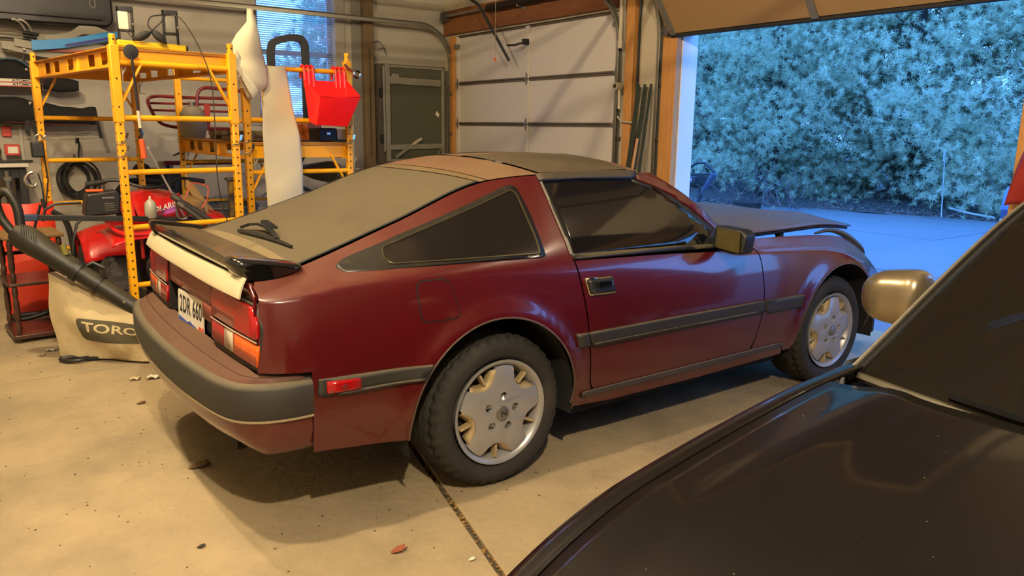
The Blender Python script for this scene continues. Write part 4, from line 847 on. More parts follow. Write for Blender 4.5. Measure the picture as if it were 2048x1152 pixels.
# ================================================================ things along the left wall
class Th:
    """a thing built in world coordinates; its parts are stored relative to the base"""
    def __init__(s, name, label, cat, base, group=None): s.b = Vector(base); s.o = thing(name, label, cat, base, 0, group)
    def part(s, name, mb, m, parent=None, **k):
        mb.v = [(v[0]-s.b.x, v[1]-s.b.y, v[2]-s.b.z) for v in mb.v]; return mb.obj(name, m, parent or s.o, **k)
def single(name, mb, m, base, label, cat, group=None, **k):
    b = Vector(base); mb.v = [(v[0]-b.x, v[1]-b.y, v[2]-b.z) for v in mb.v]; return tag(mb.obj(name, m, loc=b, **k), label, cat, group)
YEL = mat('scaffold_yellow', '#eda60a', .42, var=.10, scale=9, col2='#c9860c', thr=(.62, .75))
HOLE = mat('hole_dark', '#1c1206', .9)
def scaffold(label, base, rz, W, L, H, deck, rungs, front_deck):
    t = thing('scaffold', label, 'scaffold', base, rz)
    def p(name, mb, m=YEL, par=None, **k): return mb.obj(name, m, par or t, **k)
    posts = [(0, 0), (W, 0), (0, L), (W, L)]
    for i, (x, y) in enumerate(posts):
        po = p('post', MB().b2((x-.021, y-.021, .13), (x+.021, y+.021, 1.46)), bevel=.004)
        p('post_sleeve', MB().b2((x-.026, y-.026, 1.43), (x+.026, y+.026, H-.06)), par=po, bevel=.005)
        p('post_pin', MB().cyl((x, y, H-.07), (x, y, H), .019, n=14), par=po, bevel=.003)
        ho = MB()
        for z in np.arange(.2, 1.42, .0508):
            for fx, fy in ((0, -1), (-1, 0), (0, 1), (1, 0)):
                c = Vector((x+fx*.0214, y+fy*.0214, z)); u = Vector((fy, fx, 0)); ho.add([c+u*.0065*math.cos(a)+Vector((0, 0, .0065*math.sin(a))) for a in np.linspace(0, 2*math.pi, 9)[:-1]], [tuple(range(8))])
        for z in (1.52, 1.68, H-.03):
            for fx, fy in ((0, -1), (-1, 0)):
                c = Vector((x+fx*(.0264 if z < H-.1 else .0195), y+fy*(.0264 if z < H-.1 else .0195), z)); u = Vector((fy, fx, 0)); ho.add([c+u*.006*math.cos(a)+Vector((0, 0, .006*math.sin(a))) for a in np.linspace(0, 2*math.pi, 9)[:-1]], [tuple(range(8))])
        h = p('post_holes', ho, HOLE, par=po, smooth=False); h['kind'] = 'stuff'
        p('caster', MB().lathe([(.02, -.018), (.055, -.018), (.06, -.01), (.06, .01), (.055, .018), (.02, .018)], 20, 'x', (x, y, .06)), 'black_rubber', par=po)
        p('caster_fork', MB().b2((x-.028, y-.02, .05), (x-.022, y+.02, .13)).b2((x+.022, y-.02, .05), (x+.028, y+.02, .13)).b2((x-.028, y-.02, .12), (x+.028, y+.02, .135)), 'galv', par=po)
    for y in (0, L):
        for z in rungs: p('rung', MB().cyl((.02, y, z), (W-.02, y, z), .0165, n=12))
        for s, x0 in ((1, 0), (-1, W)):
            p('corner_brace', MB().beam((x0+s*.02, y, deck-.33), (x0+s*.15, y, deck-.09), .012, .03, up=(0, 1, 0)), bevel=.003)
    # long side channels with punched windows
    for x, s in ((-.0, -1), (W, 1)):
        x = x-s*.022 if True else x
        ch = p('side_channel', MB().b2((x-.004, .03, deck-.115), (x+.004, L-.03, deck-.095)).b2((x-.004, .03, deck-.02), (x+.004, L-.03, deck)), bevel=.002)
        p('top_flange', MB().b2((x-.03, .03, deck-.004), (x+.03, L-.03, deck)), par=ch, bevel=.001); p('bottom_flange', MB().b2((x-.03, .03, deck-.118), (x+.03, L-.03, deck-.112)), par=ch, bevel=.001)
        edges = [.03]
        for a in (.16, .42, .88, 1.22, 1.46): edges += [a, a+.15]
        edges.append(L-.03)
        for i in range(0, len(edges), 2): p('web', MB().b2((x-.004, edges[i], deck-.1), (x+.004, edges[i+1], deck-.015)), par=ch)
        for a in (.0, .70, L-.09):
            p('gusset', MB().add([(x-.03*1, a+.05, deck-.11), (x-.004, a+.05, deck-.11), (x-.004, a+.05, deck-.01), (x-.03, a+.12, deck-.11)], [(0, 1, 2), (0, 1, 3), (1, 2, 3), (0, 2, 3)]), par=ch, smooth=False)
    for y in (.03, L-.03): p('end_channel', MB().b2((.0, y-.004, deck-.11), (W, y+.004, deck)).b2((0, y-.025, deck-.004), (W, y+.025, deck)), bevel=.001)
    p('deck_board', MB().b2((.01, .01, deck-.018), (W-.01, L-.01, deck-.003)), mat('deck_ply', '#a8701e', .7, var=.25, scale=4, stretch=(6, 1, 6)))
    for y in np.arange(.35, L, .36): p('deck_rib', MB().b2((.02, y-.015, deck-.06), (W-.02, y+.015, deck-.018)))
    for i, (x, y) in enumerate(posts):
        for dz in (0, -.075):
            if i in (1, 2) and dz: continue
            z = 1.31+dz if i == 0 else 1.30
            p('lock_pin', MB().tube([(x-.035, y-.03, z-.015), (x-.03, y-.035, z), (x+.0, y-.035, z+.0), (x+.02, y-.033, z+.03), (x+.026, y-.032, z+.055)], .005, 6).box((x+.024, y-.034, z+.045), (.014, .008, .035), ry=.3), 'chrome')
        p('deck_latch', MB().tube([(x+.05, y+.03, deck-.10), (x+.05, y+.03, deck-.20), (x+.09, y+.03, deck-.20)], .004, 6).tube([(x+.05, y+.03, deck-.16), (x+.075, y+.03, deck-.11)], .004, 6), 'pvc')
    return t
scaffold('yellow steel scaffold with a board deck at its top, nearer the wall of bags', (-.83, 1.92, 0), math.radians(7.5), .70, 1.83, 1.93, 1.865, (1.774, 1.458, 1.138, .807, .45), True)
scaffold('yellow steel scaffold with the red bucket hung on its rung', (.045, 2.33, 0), math.radians(.5), .765, 1.80, 1.955, 1.305, (1.816, 1.462, 1.096, .74), False)
# ---- paper sheet and hanging paper strip
PAP = mat('paper', '#cbc1a0', .8, var=.05, scale=3, sss=0)
def kite(u, v):
    # u down the sheet, v across; the sheet is a half-rolled cone
    C = [(0, (.055, .095), 2.185), (.10, (.045, .11), 2.10), (.30, (-.035, .125), 2.01), (.52, (-.105, .145), 1.89), (.70, (-.10, .165), 1.80), (.85, (-.03, .16), 1.69), (1.0, (.035, .045), 1.595)]
    for k in range(6):
        if u <= C[k+1][0]+1e-9: break
    f = (u-C[k][0])/(C[k+1][0]-C[k][0]); a = C[k][1][0]+(C[k+1][1][0]-C[k][1][0])*f; b = C[k][1][1]+(C[k+1][1][1]-C[k][1][1])*f; z = C[k][2]+(C[k+1][2]-C[k][2])*f
    x = a+(b-a)*v; w = b-a; tilt = (-.05 if u > .5 else 0)*(1-v)*(u-.5)*2
    return (x, 2.235-.42*w*math.sin(math.pi*(.15+.75*v))-.01*math.sin(9*u), z+tilt*0+(.045*(v-.5) if u > .6 else 0)*(-1)*(1-u))
t = Th('paper_sheet', 'stiff cream paper folded into a cone over the scaffold corner', 'paper', (.05, 2.2, 1.595))
t.part('sheet', MB().grid(kite, 30, 14), PAP, solid=.0015, ang=60)
t.part('turned_edge', MB().grid(lambda u, v: tuple(Vector((-.108, 2.17, 1.865)).lerp(Vector((.030, 2.16, 1.60)), u)+Vector((.0+.055*v, -.035+.012*v, .045*v))), 6, 3), PAP, solid=.0015)
def strip(u, v):
    C = [(0, .170, .320, 1.832), (.12, .150, .335, 1.74), (.35, .135, .36, 1.54), (.55, .130, .395, 1.34), (.75, .13, .40, 1.12), (1, .13, .40, .82)]
    for k in range(5):
        if u <= C[k+1][0]+1e-9: break
    f = (u-C[k][0])/(C[k+1][0]-C[k][0]); a, b, z = (C[k][j]+(C[k+1][j]-C[k][j])*f for j in (1, 2, 3))
    return (a+(b-a)*v, 2.285-.02*math.sin(2.2*v+.6)-.012*math.sin(7*u+3*v)-.006*math.sin(23*u)*math.sin(3*v+.5)-.035*u, z-.006*math.sin(4*v))
single('paper_strip', MB().grid(strip, 44, 14), PAP, (.25, 2.28, .82), 'long creased cream paper strip hanging between the two scaffolds', 'paper', solid=.0012, ang=50)
# ---- red bucket on the rung
t = Th('hook_bucket', 'bright red plastic bucket hooked over the yellow rung', 'bucket', (.6, 2.15, 1.42))
B = [(.455, 2.29, 1.745), (.790, 2.29, 1.745), (.745, 1.985, 1.628), (.448, 1.985, 1.618)]; Bb = [(.472, 2.26, 1.455), (.740, 2.26, 1.455), (.672, 2.055, 1.425), (.442, 2.055, 1.432)]
def quadp(P, u, v): return [(P[0][i]*(1-u)+P[1][i]*u)*(1-v)+(P[3][i]*(1-u)+P[2][i]*u)*v for i in range(3)]
mb = MB(); mb.add(B+Bb, [(0, 1, 5, 4), (1, 2, 6, 5), (2, 3, 7, 6), (3, 0, 4, 7), (4, 5, 6, 7)]); t.part('tub', mb, 'red_plastic', solid=.006, bevel=.012, seg=3)
t.part('rim', MB().tube([B[0], B[3], B[2], B[1]], .006, 6), 'red_plastic')
t.part('back_lug', MB().prism(round_poly([(.458, 1.72), (.458, 1.80), (.53, 1.815), (.545, 1.735), (.70, 1.735), (.715, 1.815), (.785, 1.80), (.785, 1.72)], .015), 2.287, 2.293, lambda a, b, h: (a, h, b)), 'red_plastic')
for x in (.462, .495, .528, .70, .733, .768):
    t.part('hook', MB().tube([(x, 2.285, 1.70), (x, 2.292, 1.79)]+[(x, 2.33-.036*math.cos(a), 1.812+.036*math.sin(a)) for a in np.linspace(.2, math.pi-.0, 8)]+[(x, 2.368, 1.76)], .010, 6), 'red_plastic')
# ---- clevis bolt in the right post
t = Th('shackle_pin', 'silver eye bolt stuck through the post beside the red bucket', 'bolt', (.83, 2.29, 1.80))
t.part('shank', MB().tube([(.765, 2.28, 1.868), (.79, 2.265, 1.84), (.825, 2.25, 1.815)], .011, 8), 'chrome'); t.part('eye', MB().tube([(.845+.024*math.cos(a), 2.245, 1.802+.024*math.sin(a)) for a in np.linspace(0, 2*math.pi, 17)[:-1]], .011, 8, closed=True), 'chrome')
# ---- black loop handle behind the rung
lp = [(.43, 2.85, 1.32), (.42, 2.85, 1.85), (.425, 2.85, 2.0), (.455, 2.85, 2.05), (.56, 2.85, 2.085), (.645, 2.85, 2.09), (.68, 2.85, 2.065), (.695, 2.85, 2.0), (.69, 2.85, 1.7), (.69, 2.85, 1.32)]
lp = curve_pts(lp, 4); mb = MB(); P_ = [Vector(p) for p in lp]; rows = []
for i, p in enumerate(P_):
    d = (P_[min(i+1, len(P_)-1)]-P_[max(i-1, 0)]).normalized(); nn = Vector((0, 1, 0)).cross(d); rows += [p+nn*.026+Vector((0, .022, 0)), p-nn*.026+Vector((0, .022, 0)), p-nn*.026-Vector((0, .022, 0)), p+nn*.026-Vector((0, .022, 0))]
mb.add(rows, [(4*i+k, 4*i+(k+1) % 4, 4*i+4+(k+1) % 4, 4*i+4+k) for i in range(len(P_)-1) for k in range(4)]+[(0, 1, 2, 3)])
single('padded_loop', mb, mat('loop_grey', '#22221f', .7, var=.2), (.56, 2.85, 1.32), 'tall dark grey padded loop standing before the window', 'roll bar', bevel=.006)
# ---- things on the lower deck
for i in range(5):
    x0 = [-.02, .02, .06, .0, .1][i]; y = 2.75+.16*i; z = 1.308+.018
    single('old_board', MB().box(((x0+.74)/2, y, z+(.037 if i in (2, 3) else 0)), (.66, .13, .034), rz=.03*(i-2)), 'old_wood', (.38, y, 1.306), ['dark weathered board at the front edge of the lower scaffold deck', 'dark weathered board second from the deck front', 'dark weathered board lying on top at mid deck', 'upper weathered board towards the back of the deck', 'dark weathered board at the back of the lower deck'][i], 'board', 'old boards on the lower scaffold deck', bevel=.004)
single('wood_block', MB().box((.62, 2.62, 1.40), (.15, .10, .13), rz=.4, ry=-.35), mat('cedar', '#9c5220', .6, var=.3, scale=8, stretch=(1, 8, 8)), (.62, 2.62, 1.32), 'reddish wooden block left of the red bucket', 'wood block', bevel=.006)
t = Th('tool_case', 'small black case on the lower deck under the red bucket', 'case', (.66, 2.48, 1.306)); t.part('case_body', MB().box((.655, 2.46, 1.36), (.15, .2, .10)), 'black_plastic', bevel=.012); t.part('clasp', MB().box((.655, 2.355, 1.37), (.03, .01, .02)), 'chrome', bevel=.002)
single('paper_box', MB().box((.755, 2.42, 1.365), (.085, .12, .075), rz=.25), mat('carton_white', '#c9c3b2', .6, var=.1), (.755, 2.42, 1.32), 'small white carton beside the right post under the bucket', 'box', bevel=.003)
single('rubber_mat', MB().box((.755, 2.42, 1.316), (.15, .18, .018)), 'black_rubber', (.755, 2.42, 1.307), 'black pad beneath the small white carton', 'pad', bevel=.004)
t = Th('canister', 'grey domed canister behind the scaffold posts on the lower deck', 'canister', (.08, 3.9, 1.31)); t.part('canister_body', MB().lathe([(0, 1.31), (.09, 1.31), (.115, 1.40), (.105, 1.50), (.07, 1.565), (.03, 1.58), (0, 1.58)], 24, 'z', (.08, 3.9, 0)), mat('canister_grey', '#857c68', .6)); t.part('canister_lid', MB().lathe([(0, 1.58), (.028, 1.58), (.028, 1.61), (0, 1.61)], 16, 'z', (.08, 3.9, 0)), 'galv_dark')
# dark red tubular rack leaning at the back of the lower deck
t = Th('tube_rack', 'dark red tubular carrier rack leaning behind the scaffolds', 'rack', (.1, 4.25, 1.31)); RK = 'dark_red'; yk = 4.22
t.part('outer_tube', MB().tube(curve_pts([(.55, yk, 1.66), (.1, yk, 1.655), (-.12, yk, 1.66), (-.20, yk, 1.63), (-.185, yk, 1.55), (-.13, yk, 1.45), (-.06, yk, 1.41), (.1, yk, 1.39), (.55, yk, 1.385)], 5), .014, 8), RK)
for z in (1.60, 1.54, 1.48): t.part('cross_tube', MB().cyl((-.19+(1.62-z)*.25, yk, z), (.5, yk, z), .010, n=8), RK)
t.part('hoop_tube', MB().tube(curve_pts([(.20, yk-.03, 1.40), (.20, yk-.03, 1.62), (.22, yk-.03, 1.71), (.28, yk-.03, 1.745), (.40, yk-.03, 1.74), (.62, yk-.03, 1.725)], 5), .015, 8), RK)
t.part('strut', MB().beam((.27, yk-.04, 1.37), (.28, yk-.04, 1.60), .05, .012, up=(0, 1, 0)), mat('strut_red', '#9a2a18', .5))
# ---- top of the tall scaffold
t = Th('leveling_bar', 'yellow bar with two black upright handles on the scaffold top', 'tool', (-.60, 1.98, 1.868))
t.part('bar', MB().beam((-.79, 2.00, 1.89), (-.40, 2.03, 1.884), .04, .034), mat('bar_yellow', '#d6b50c', .45), bevel=.004)
t.part('bar_end', MB().cyl((-.405, 2.0, 1.882), (-.395, 2.0, 1.882), .016, n=12), 'black_plastic')
for x, lb in ((-.735, 1), (-.485, 0)):
    fr_ = t.part('upright', MB().b2((x-.045, 2.0, 1.90), (x-.032, 2.02, 2.10)).b2((x+.032, 2.0, 1.90), (x+.045, 2.02, 2.085)).b2((x-.045, 2.0, 2.065), (x+.045, 2.02, 2.10)).b2((x-.045, 2.0, 1.955), (x+.045, 2.02, 1.972)), 'black_plastic', bevel=.004)
    t.part('gauge_plate', MB().box((x-.012*lb, 2.005, 2.018), (.055, .02, .10), rx=.0), mat('plate_cream', '#cfc7ae', .5) if lb else 'galv', fr_, bevel=.004)
    t.part('knob', MB().ball((x+.038, 1.992, 2.0), .008, 8, 6), 'chrome', fr_)
for i, (x, z, r) in enumerate(((-.655, 1.935, .5), (-.565, 1.935, -.75))):
    d = Vector((math.cos(r), -.1, math.sin(r))).normalized(); mb = MB(); c = Vector((x, 1.96, z))
    mb.tube([c+d*q for q in (-.055, -.045, -.025, 0, .025, .045, .055)], [.004, .012, .022, .025, .021, .011, .004], 10); single('rubber_bulb', mb, 'black_rubber', (x, 1.96, z-.03), ['black squeeze bulb lying next to the cream gauge plate', 'black squeeze bulb tipped towards the rear upright handle'][i], 'bulb', 'rubber squeeze bulbs on the scaffold')
single('bulb_hose', MB().tube(curve_pts([(-.735, 1.985, 1.955), (-.715, 1.96, 1.925), (-.700, 1.955, 1.912)], 5)+curve_pts([(-.612, 1.955, 1.962), (-.585, 1.96, 1.985), (-.54, 1.97, 2.03), (-.51, 1.98, 2.075)], 5), .004, 6), 'black_rubber', (-.62, 1.96, 1.9), 'thin black hose linking the squeeze bulbs', 'hose')
single('bulb_hose', MB().tube(curve_pts([(-.60, 1.955, 1.965), (-.622, 1.96, 2.0), (-.605, 1.96, 2.045), (-.56, 1.97, 2.06), (-.49, 1.98, 2.075)], 6), .004, 6), 'black_rubber', (-.6, 1.96, 1.96), 'looped black hose rising to the rear upright handle', 'hose')
single('hanging_cable', MB().tube(curve_pts([(-.48, 1.97, 2.07), (-.44, 1.94, 2.05), (-.39, 1.90, 1.96), (-.34, 1.87, 1.83), (-.305, 1.86, 1.68), (-.30, 1.86, 1.45), (-.305, 1.86, 1.2), (-.30, 1.87, 1.05), (-.27, 1.9, .9), (-.235, 1.92, .78)], 6), .0035, 5), mat('cable_brown', '#2d2218', .6), (-.3, 1.87, .78), 'thin brown cable hanging down the scaffold front', 'cable')
t = Th('reach_tool', 'black disc-headed rod with orange grip hung on the scaffold', 'hand tool', (-.73, 1.87, 1.22))
t.part('disc_head', MB().lathe([(0, .012), (.025, .012), (.04, .004), (.042, 0), (.03, -.004), (0, -.004)], 24, 'y', (-.745, 1.865, 1.832)), 'black_rubber'); t.part('rod', MB().cyl((-.745, 1.86, 1.83), (-.726, 1.87, 1.34), .0075, n=8), 'black_plastic'); t.part('band', MB().cyl((-.7325, 1.867, 1.50), (-.7285, 1.869, 1.40), .0095, n=8), mat('band_white', '#cbbf9d', .5)); t.part('grip', MB().cyl((-.727, 1.87, 1.335), (-.720, 1.872, 1.222), .0155, .0165, n=12), 'orange', bevel=.003)
single('steel_rod', MB().cyl((-.60, 2.35, 1.265), (-.35, 2.45, .72), .005, .008, n=8).ball((-.60, 2.35, 1.27), .010, 8, 6), mat('rod_steel', '#b8b0a0', .4, .3), (-.35, 2.45, .72), 'thin steel rod leaning in front of the quad bike', 'rod')
# ================================================================ on the left wall
t = Th('roof_case', 'long black moulded case high on the left wall', 'case', (-.8, 5.5, 2.33)); t.part('shell', MB().prism(round_poly([(-1.9, 2.31), (-.25, 2.335), (-.20, 2.39), (-.21, 2.75), (-1.9, 2.75)], .06, 4), 5.45, 5.68, lambda a, b, h: (a, h, b)), mat('case_black', '#14120f', .45, var=.2), bevel=.02, seg=3)
t.part('shell_rib', MB().b2((-1.7, 5.43, 2.39), (-.30, 5.46, 2.40)), 'case_black', bevel=.004); t.part('logo_ring', MB().tube([(-.375+.024*math.cos(a), 5.447, 2.545+.045*math.sin(a)) for a in np.linspace(0, 2*math.pi, 25)[:-1]], .0035, 5, closed=True), mat('logo_grey', '#8a8577', .5))
for x, dx in ((-1.25, 0), (-1.10, .01)): pass
for i, (z, m_) in enumerate(((2.235, 'steel'), (2.205, 'steel'), (2.165, 'black_plastic'), (2.15, 'steel'))):
    t = Th('ski_pole', ['upper silver ski pole on the wall hooks under the black case', 'second silver ski pole on the wall hooks', 'black ski pole on the wall hooks', 'lowest silver ski pole on the wall hooks'][i], 'ski pole', (-1.3, 5.5-.02*i, z), 'ski poles on the left wall'); t.part('shaft', MB().cyl((-1.95, 5.50-.02*i, z+.03), (-.93, 5.50-.02*i, z), .008, n=8), m_); t.part('grip', MB().cyl((-.97, 5.5-.02*i, z), (-.84-.02*i, 5.5-.02*i, z-.012), .017, .014, n=10), 'black_plastic')
t = Th('wall_hook', 'white double hook holding the ski poles', 'hook', (-1.0, 5.6, 2.2))
for k in (0, 1): t.part('prong', MB().tube(curve_pts([(-.93+.05*k, 5.68, 2.22), (-.94+.05*k, 5.55, 2.25), (-.98+.05*k, 5.45, 2.31), (-1.03+.05*k, 5.40, 2.335), (-1.05+.05*k, 5.39, 2.33)], 5), .009, 6), mat('hook_white', '#c9c2b0', .4))
# skis: blue one and pale ones
def ski(label, pts, w, m, cat='ski', m2=None):
    t = Th('ski', label, cat, pts[0], 'skis on the left wall'); c = curve_pts(pts, 6); P_ = [Vector(p) for p in c]; mb = MB(); rows = []
    for i, p in enumerate(P_):
        f = i/(len(P_)-1); ww = w*(1-.5*max(0, f-.8)*5*.9)*(.85+.3*abs(f-.5)); rows += [p+Vector((0, 0, ww)), p-Vector((0, 0, ww)), p+Vector((0, .012, -ww)), p+Vector((0, .012, ww))]
    mb.add(rows, [(4*i+k, 4*i+(k+1) % 4, 4*i+4+(k+1) % 4, 4*i+4+k) for i in range(len(P_)-1) for k in range(4)]+[(0, 1, 2, 3), tuple(4*(len(P_)-1)+k for k in (3, 2, 1, 0))]); t.part('ski_board', mb, m, bevel=.002)
    if m2: t.part('ski_band', MB().add([tuple(P_[i]+Vector((0, -.002, s*w*.5-.02))) for i in range(6, len(P_)-3) for s in (-.6, .6)], [(2*i, 2*i+1, 2*i+3, 2*i+2) for i in range(len(P_)-10)]), m2)
    return t
SKG = mat('ski_grey', '#8d8674', .5, var=.1)
ski('pale grey ski with a red tip on the left wall', [(-1.05, 5.42, 2.14), (-.80, 5.42, 2.105), (-.55, 5.42, 2.11), (-.30, 5.42, 2.14)], .035, SKG, m2=mat('ski_red', '#a0453a', .5))
ski('bright blue ski with a purple stripe above the scaffold', [(-.92, 5.36, 2.115), (-.65, 5.36, 2.15), (-.40, 5.36, 2.21), (-.18, 5.36, 2.265)], .045, mat('ski_blue', '#2c86c4', .35), m2=mat('ski_purple', '#2b2472', .35))
ski('pale ski with an upturned tip under the black case', [(-.80, 5.47, 2.17), (-.60, 5.47, 2.22), (-.45, 5.47, 2.30), (-.15, 5.47, 2.23)], .05, SKG)
ski('weathered pale ski lying lowest on the wall', [(-1.15, 5.45, 2.12), (-.85, 5.45, 2.06), (-.60, 5.45, 2.04), (-.48, 5.45, 2.05)], .04, SKG)
for z in (2.08, 1.90, 1.60):
    single('wall_bracket', MB().b2((-.99, 5.40, z-.01), (-.97, 5.69, z+.01)).b2((-.99, 5.68, z-.12), (-.97, 5.70, z+.05)).beam((-.98, 5.42, z-.01), (-.98, 5.68, z-.11), .015, .01), mat('bracket', '#a9a390', .5, .3), (-.98, 5.6, z), {2.08: 'steel wall bracket under the skis', 1.90: 'steel wall bracket under the upper black bag', 1.60: 'steel wall bracket under the lower black bag'}[z], 'bracket', 'brackets on the left wall', bevel=.002)
BAG = mat('bag_black', '#100f0e', .85, var=.3, scale=10, bump=.2, bscale=30)
def bag(label, P, R, y):
    t = Th('ski_bag', label, 'bag', (P[0][0], y, P[0][1]-R[0]), 'black ski bags on the left wall'); c = curve_pts([(x, y, z, r) for (x, z), r in zip(P, R)], 6); mb = MB(); n = 14; rows = []
    for i, (x, yy, z, r) in enumerate(c):
        j = max(0, min(i, len(c)-2)); d = Vector((c[j+1][0]-c[j][0], 0, c[j+1][2]-c[j][2])).normalized(); u = Vector((-d.z, 0, d.x))
        rows += [Vector((x, yy, z))+u*r*math.cos(a)*(1+.05*math.sin(5*i))+Vector((0, .55*r*math.sin(a), 0)) for a in np.linspace(0, 2*math.pi, n+1)[:-1]]
    mb.add(rows, [(i*n+k, i*n+(k+1) % n, (i+1)*n+(k+1) % n, (i+1)*n+k) for i in range(len(c)-1) for k in range(n)]+[tuple(range(n)), tuple((len(c)-1)*n+k for k in range(n))]); t.part('bag_body', mb, BAG, ang=60); return t
t = bag('upper black ski bag with pale lettered skis before it', [(-1.9, 1.90), (-1.35, 1.88), (-1.10, 1.87), (-.88, 1.83), (-.70, 1.78), (-.56, 1.77)], [.07, .11, .12, .10, .075, .045], 5.46)
t.part('bag_strap', MB().tube(curve_pts([(-1.30, 5.37, 1.93), (-1.1, 5.36, 1.99), (-.96, 5.36, 1.92), (-.88, 5.36, 1.76)], 5), .006, 5), mat('strap_blue', '#4a6a7c', .6))
for i, z in enumerate((1.795, 1.76)):
    t = Th('lettered_ski', ['upper white ski with black lettering by the bag', 'lower white ski with black lettering by the bag'][i], 'ski', (-1.3, 5.36, z), 'white lettered skis'); t.part('ski_board', MB().b2((-2.0, 5.355, z-.014), (-.93, 5.37, z+.014)), mat('ski_white', '#c8c0aa', .4), bevel=.004); t.part('ski_edge', MB().b2((-2.0, 5.353, z-.019), (-.93, 5.372, z-.014)), 'plate_red')
    text_mb('ATOMIC', .028, lambda a, b, h: (-1.03+a*1.4, 5.3535, z+b), bold=.001).obj('ski_lettering', 'letter_black', t.o, loc=-t.b)
t = bag('lower long black ski bag with hanging straps', [(-1.9, 1.50), (-1.5, 1.52), (-1.15, 1.53), (-.85, 1.50), (-.60, 1.485), (-.42, 1.495)], [.08, .12, .125, .10, .08, .085], 5.50)
t.part('strap', MB().box((-1.02, 5.42, 1.38), (.035, .01, .13), ry=.1), 'black_rubber'); t.part('strap', MB().box((-.96, 5.42, 1.36), (.03, .01, .16), ry=-.25), 'black_rubber'); t.part('strap', MB().box((-.42, 5.44, 1.36), (.03, .01, .17), ry=-.15), 'black_rubber'); t.part('zip_seam', MB().tube([(-1.2, 5.40, 1.425), (-.8, 5.43, 1.405), (-.5, 5.45, 1.41)], .004, 5), mat('zip_red', '#5d2626', .6))
# hose coil on the wall
t = Th('hose_coil', 'black rubber hose coiled on the left wall', 'hose', (-.61, 5.6, .70))
for k in range(6):
    rx_, rz_ = .115+.010*k+.01*math.sin(k*2), .135+.012*k; cx_, cz_ = -.63+.012*math.sin(k*1.7)+(.03 if k % 2 else -.02), .885-rz_*.08
    t.part('hose_turn', MB().tube([(cx_+rx_*math.cos(a), 5.63-.012*k+.006*math.sin(3*a), cz_+rz_*math.sin(a)) for a in np.linspace(0, 2*math.pi, 29)[:-1]], .0105, 7, closed=True), 'black_rubber')
t.part('hose_tail', MB().tube(curve_pts([(-.60, 5.62, 1.02), (-.60, 5.6, 1.12), (-.585, 5.6, 1.22), (-.60, 5.58, 1.25)], 5), .009, 7), 'black_rubber'); t.part('hose_end', MB().cyl((-.605, 5.58, 1.225), (-.60, 5.57, 1.275), .017, n=10), 'black_plastic'); t.part('hook_peg', MB().cyl((-.645, 5.56, 1.07), (-.645, 5.70, 1.07), .009, n=8).cyl((-.645, 5.56, 1.04), (-.645, 5.56, 1.12), .012, n=8), mat('peg', '#6b6252', .6))
# small packages on the wall, shelf table, pegs
for nm, mb, m_, lb, ct in (('red_tag', MB().box((-1.175, 5.682, 1.335), (.075, .034, .10)), mat('tag_red', '#c23a2c', .5), 'red packet hanging on the wall above the pale shelf', 'packet'), ('red_carton', MB().box((-1.155, 5.55, 1.165), (.12, .06, .10)), 'tag_red', 'red and white carton standing on the pale shelf', 'box'), ('green_pouch', MB().ball((-1.34, 5.5, 1.15), (.10, .05, .085), 14, 8), mat('pouch', '#33421c', .7), 'dark green pouch at the left frame edge', 'pouch')):
    single(nm, mb, m_, (mb.v[0][0], 5.6, mb.v[0][2]), lb, ct, bevel=.006)
bpy.data.objects['red_carton']['label'] = 'red and white carton standing on the pale shelf'
c_ = MB().box((-1.15, 5.518, 1.165), (.08, .004, .06)); cc = bpy.data.objects['red_carton']; c_.v = [(v[0]-cc.location.x, v[1]-cc.location.y, v[2]-cc.location.z) for v in c_.v]; c_.obj('carton_label', 'plate_white', cc)
t = Th('work_table', 'white topped table with a black leg at the left frame edge', 'table', (-1.5, 5.3, 0)); t.part('table_top', MB().b2((-2.4, 4.95, 1.03), (-1.08, 5.66, 1.065)), mat('table_white', '#c9c2b0', .5), bevel=.004)
for x in (-1.13, -2.3):
    for y in (5.05, 5.55): t.part('leg', MB().b2((x-.03, y-.03, 0), (x+.03, y+.03, 1.03)), 'black_plastic', bevel=.004)
t.part('apron', MB().b2((-2.3, 5.02, .93), (-1.15, 5.05, 1.03)), 'black_plastic', bevel=.003); t.part('clamp', MB().cyl((-1.25, 5.0, .80), (-1.25, 5.0, 1.0), .03, n=12).box((-1.25, 5.0, .93), (.06, .06, .04)), 'galv_dark', bevel=.003)
single('slim_bar', MB().box((-1.25, 5.02, 1.078), (.42, .05, .022), rz=.05), 'black_plastic', (-1.25, 5.02, 1.067), 'flat black bar lying on the white table edge', 'bar', bevel=.004)
single('wall_rail', MB().b2((-1.075, 5.67, .6), (-1.05, 5.70, 1.55)), mat('rail_white', '#aaa591', .5), (-1.06, 5.68, .6), 'slotted white shelf upright on the wall beside the red packet', 'shelf upright', bevel=.002)
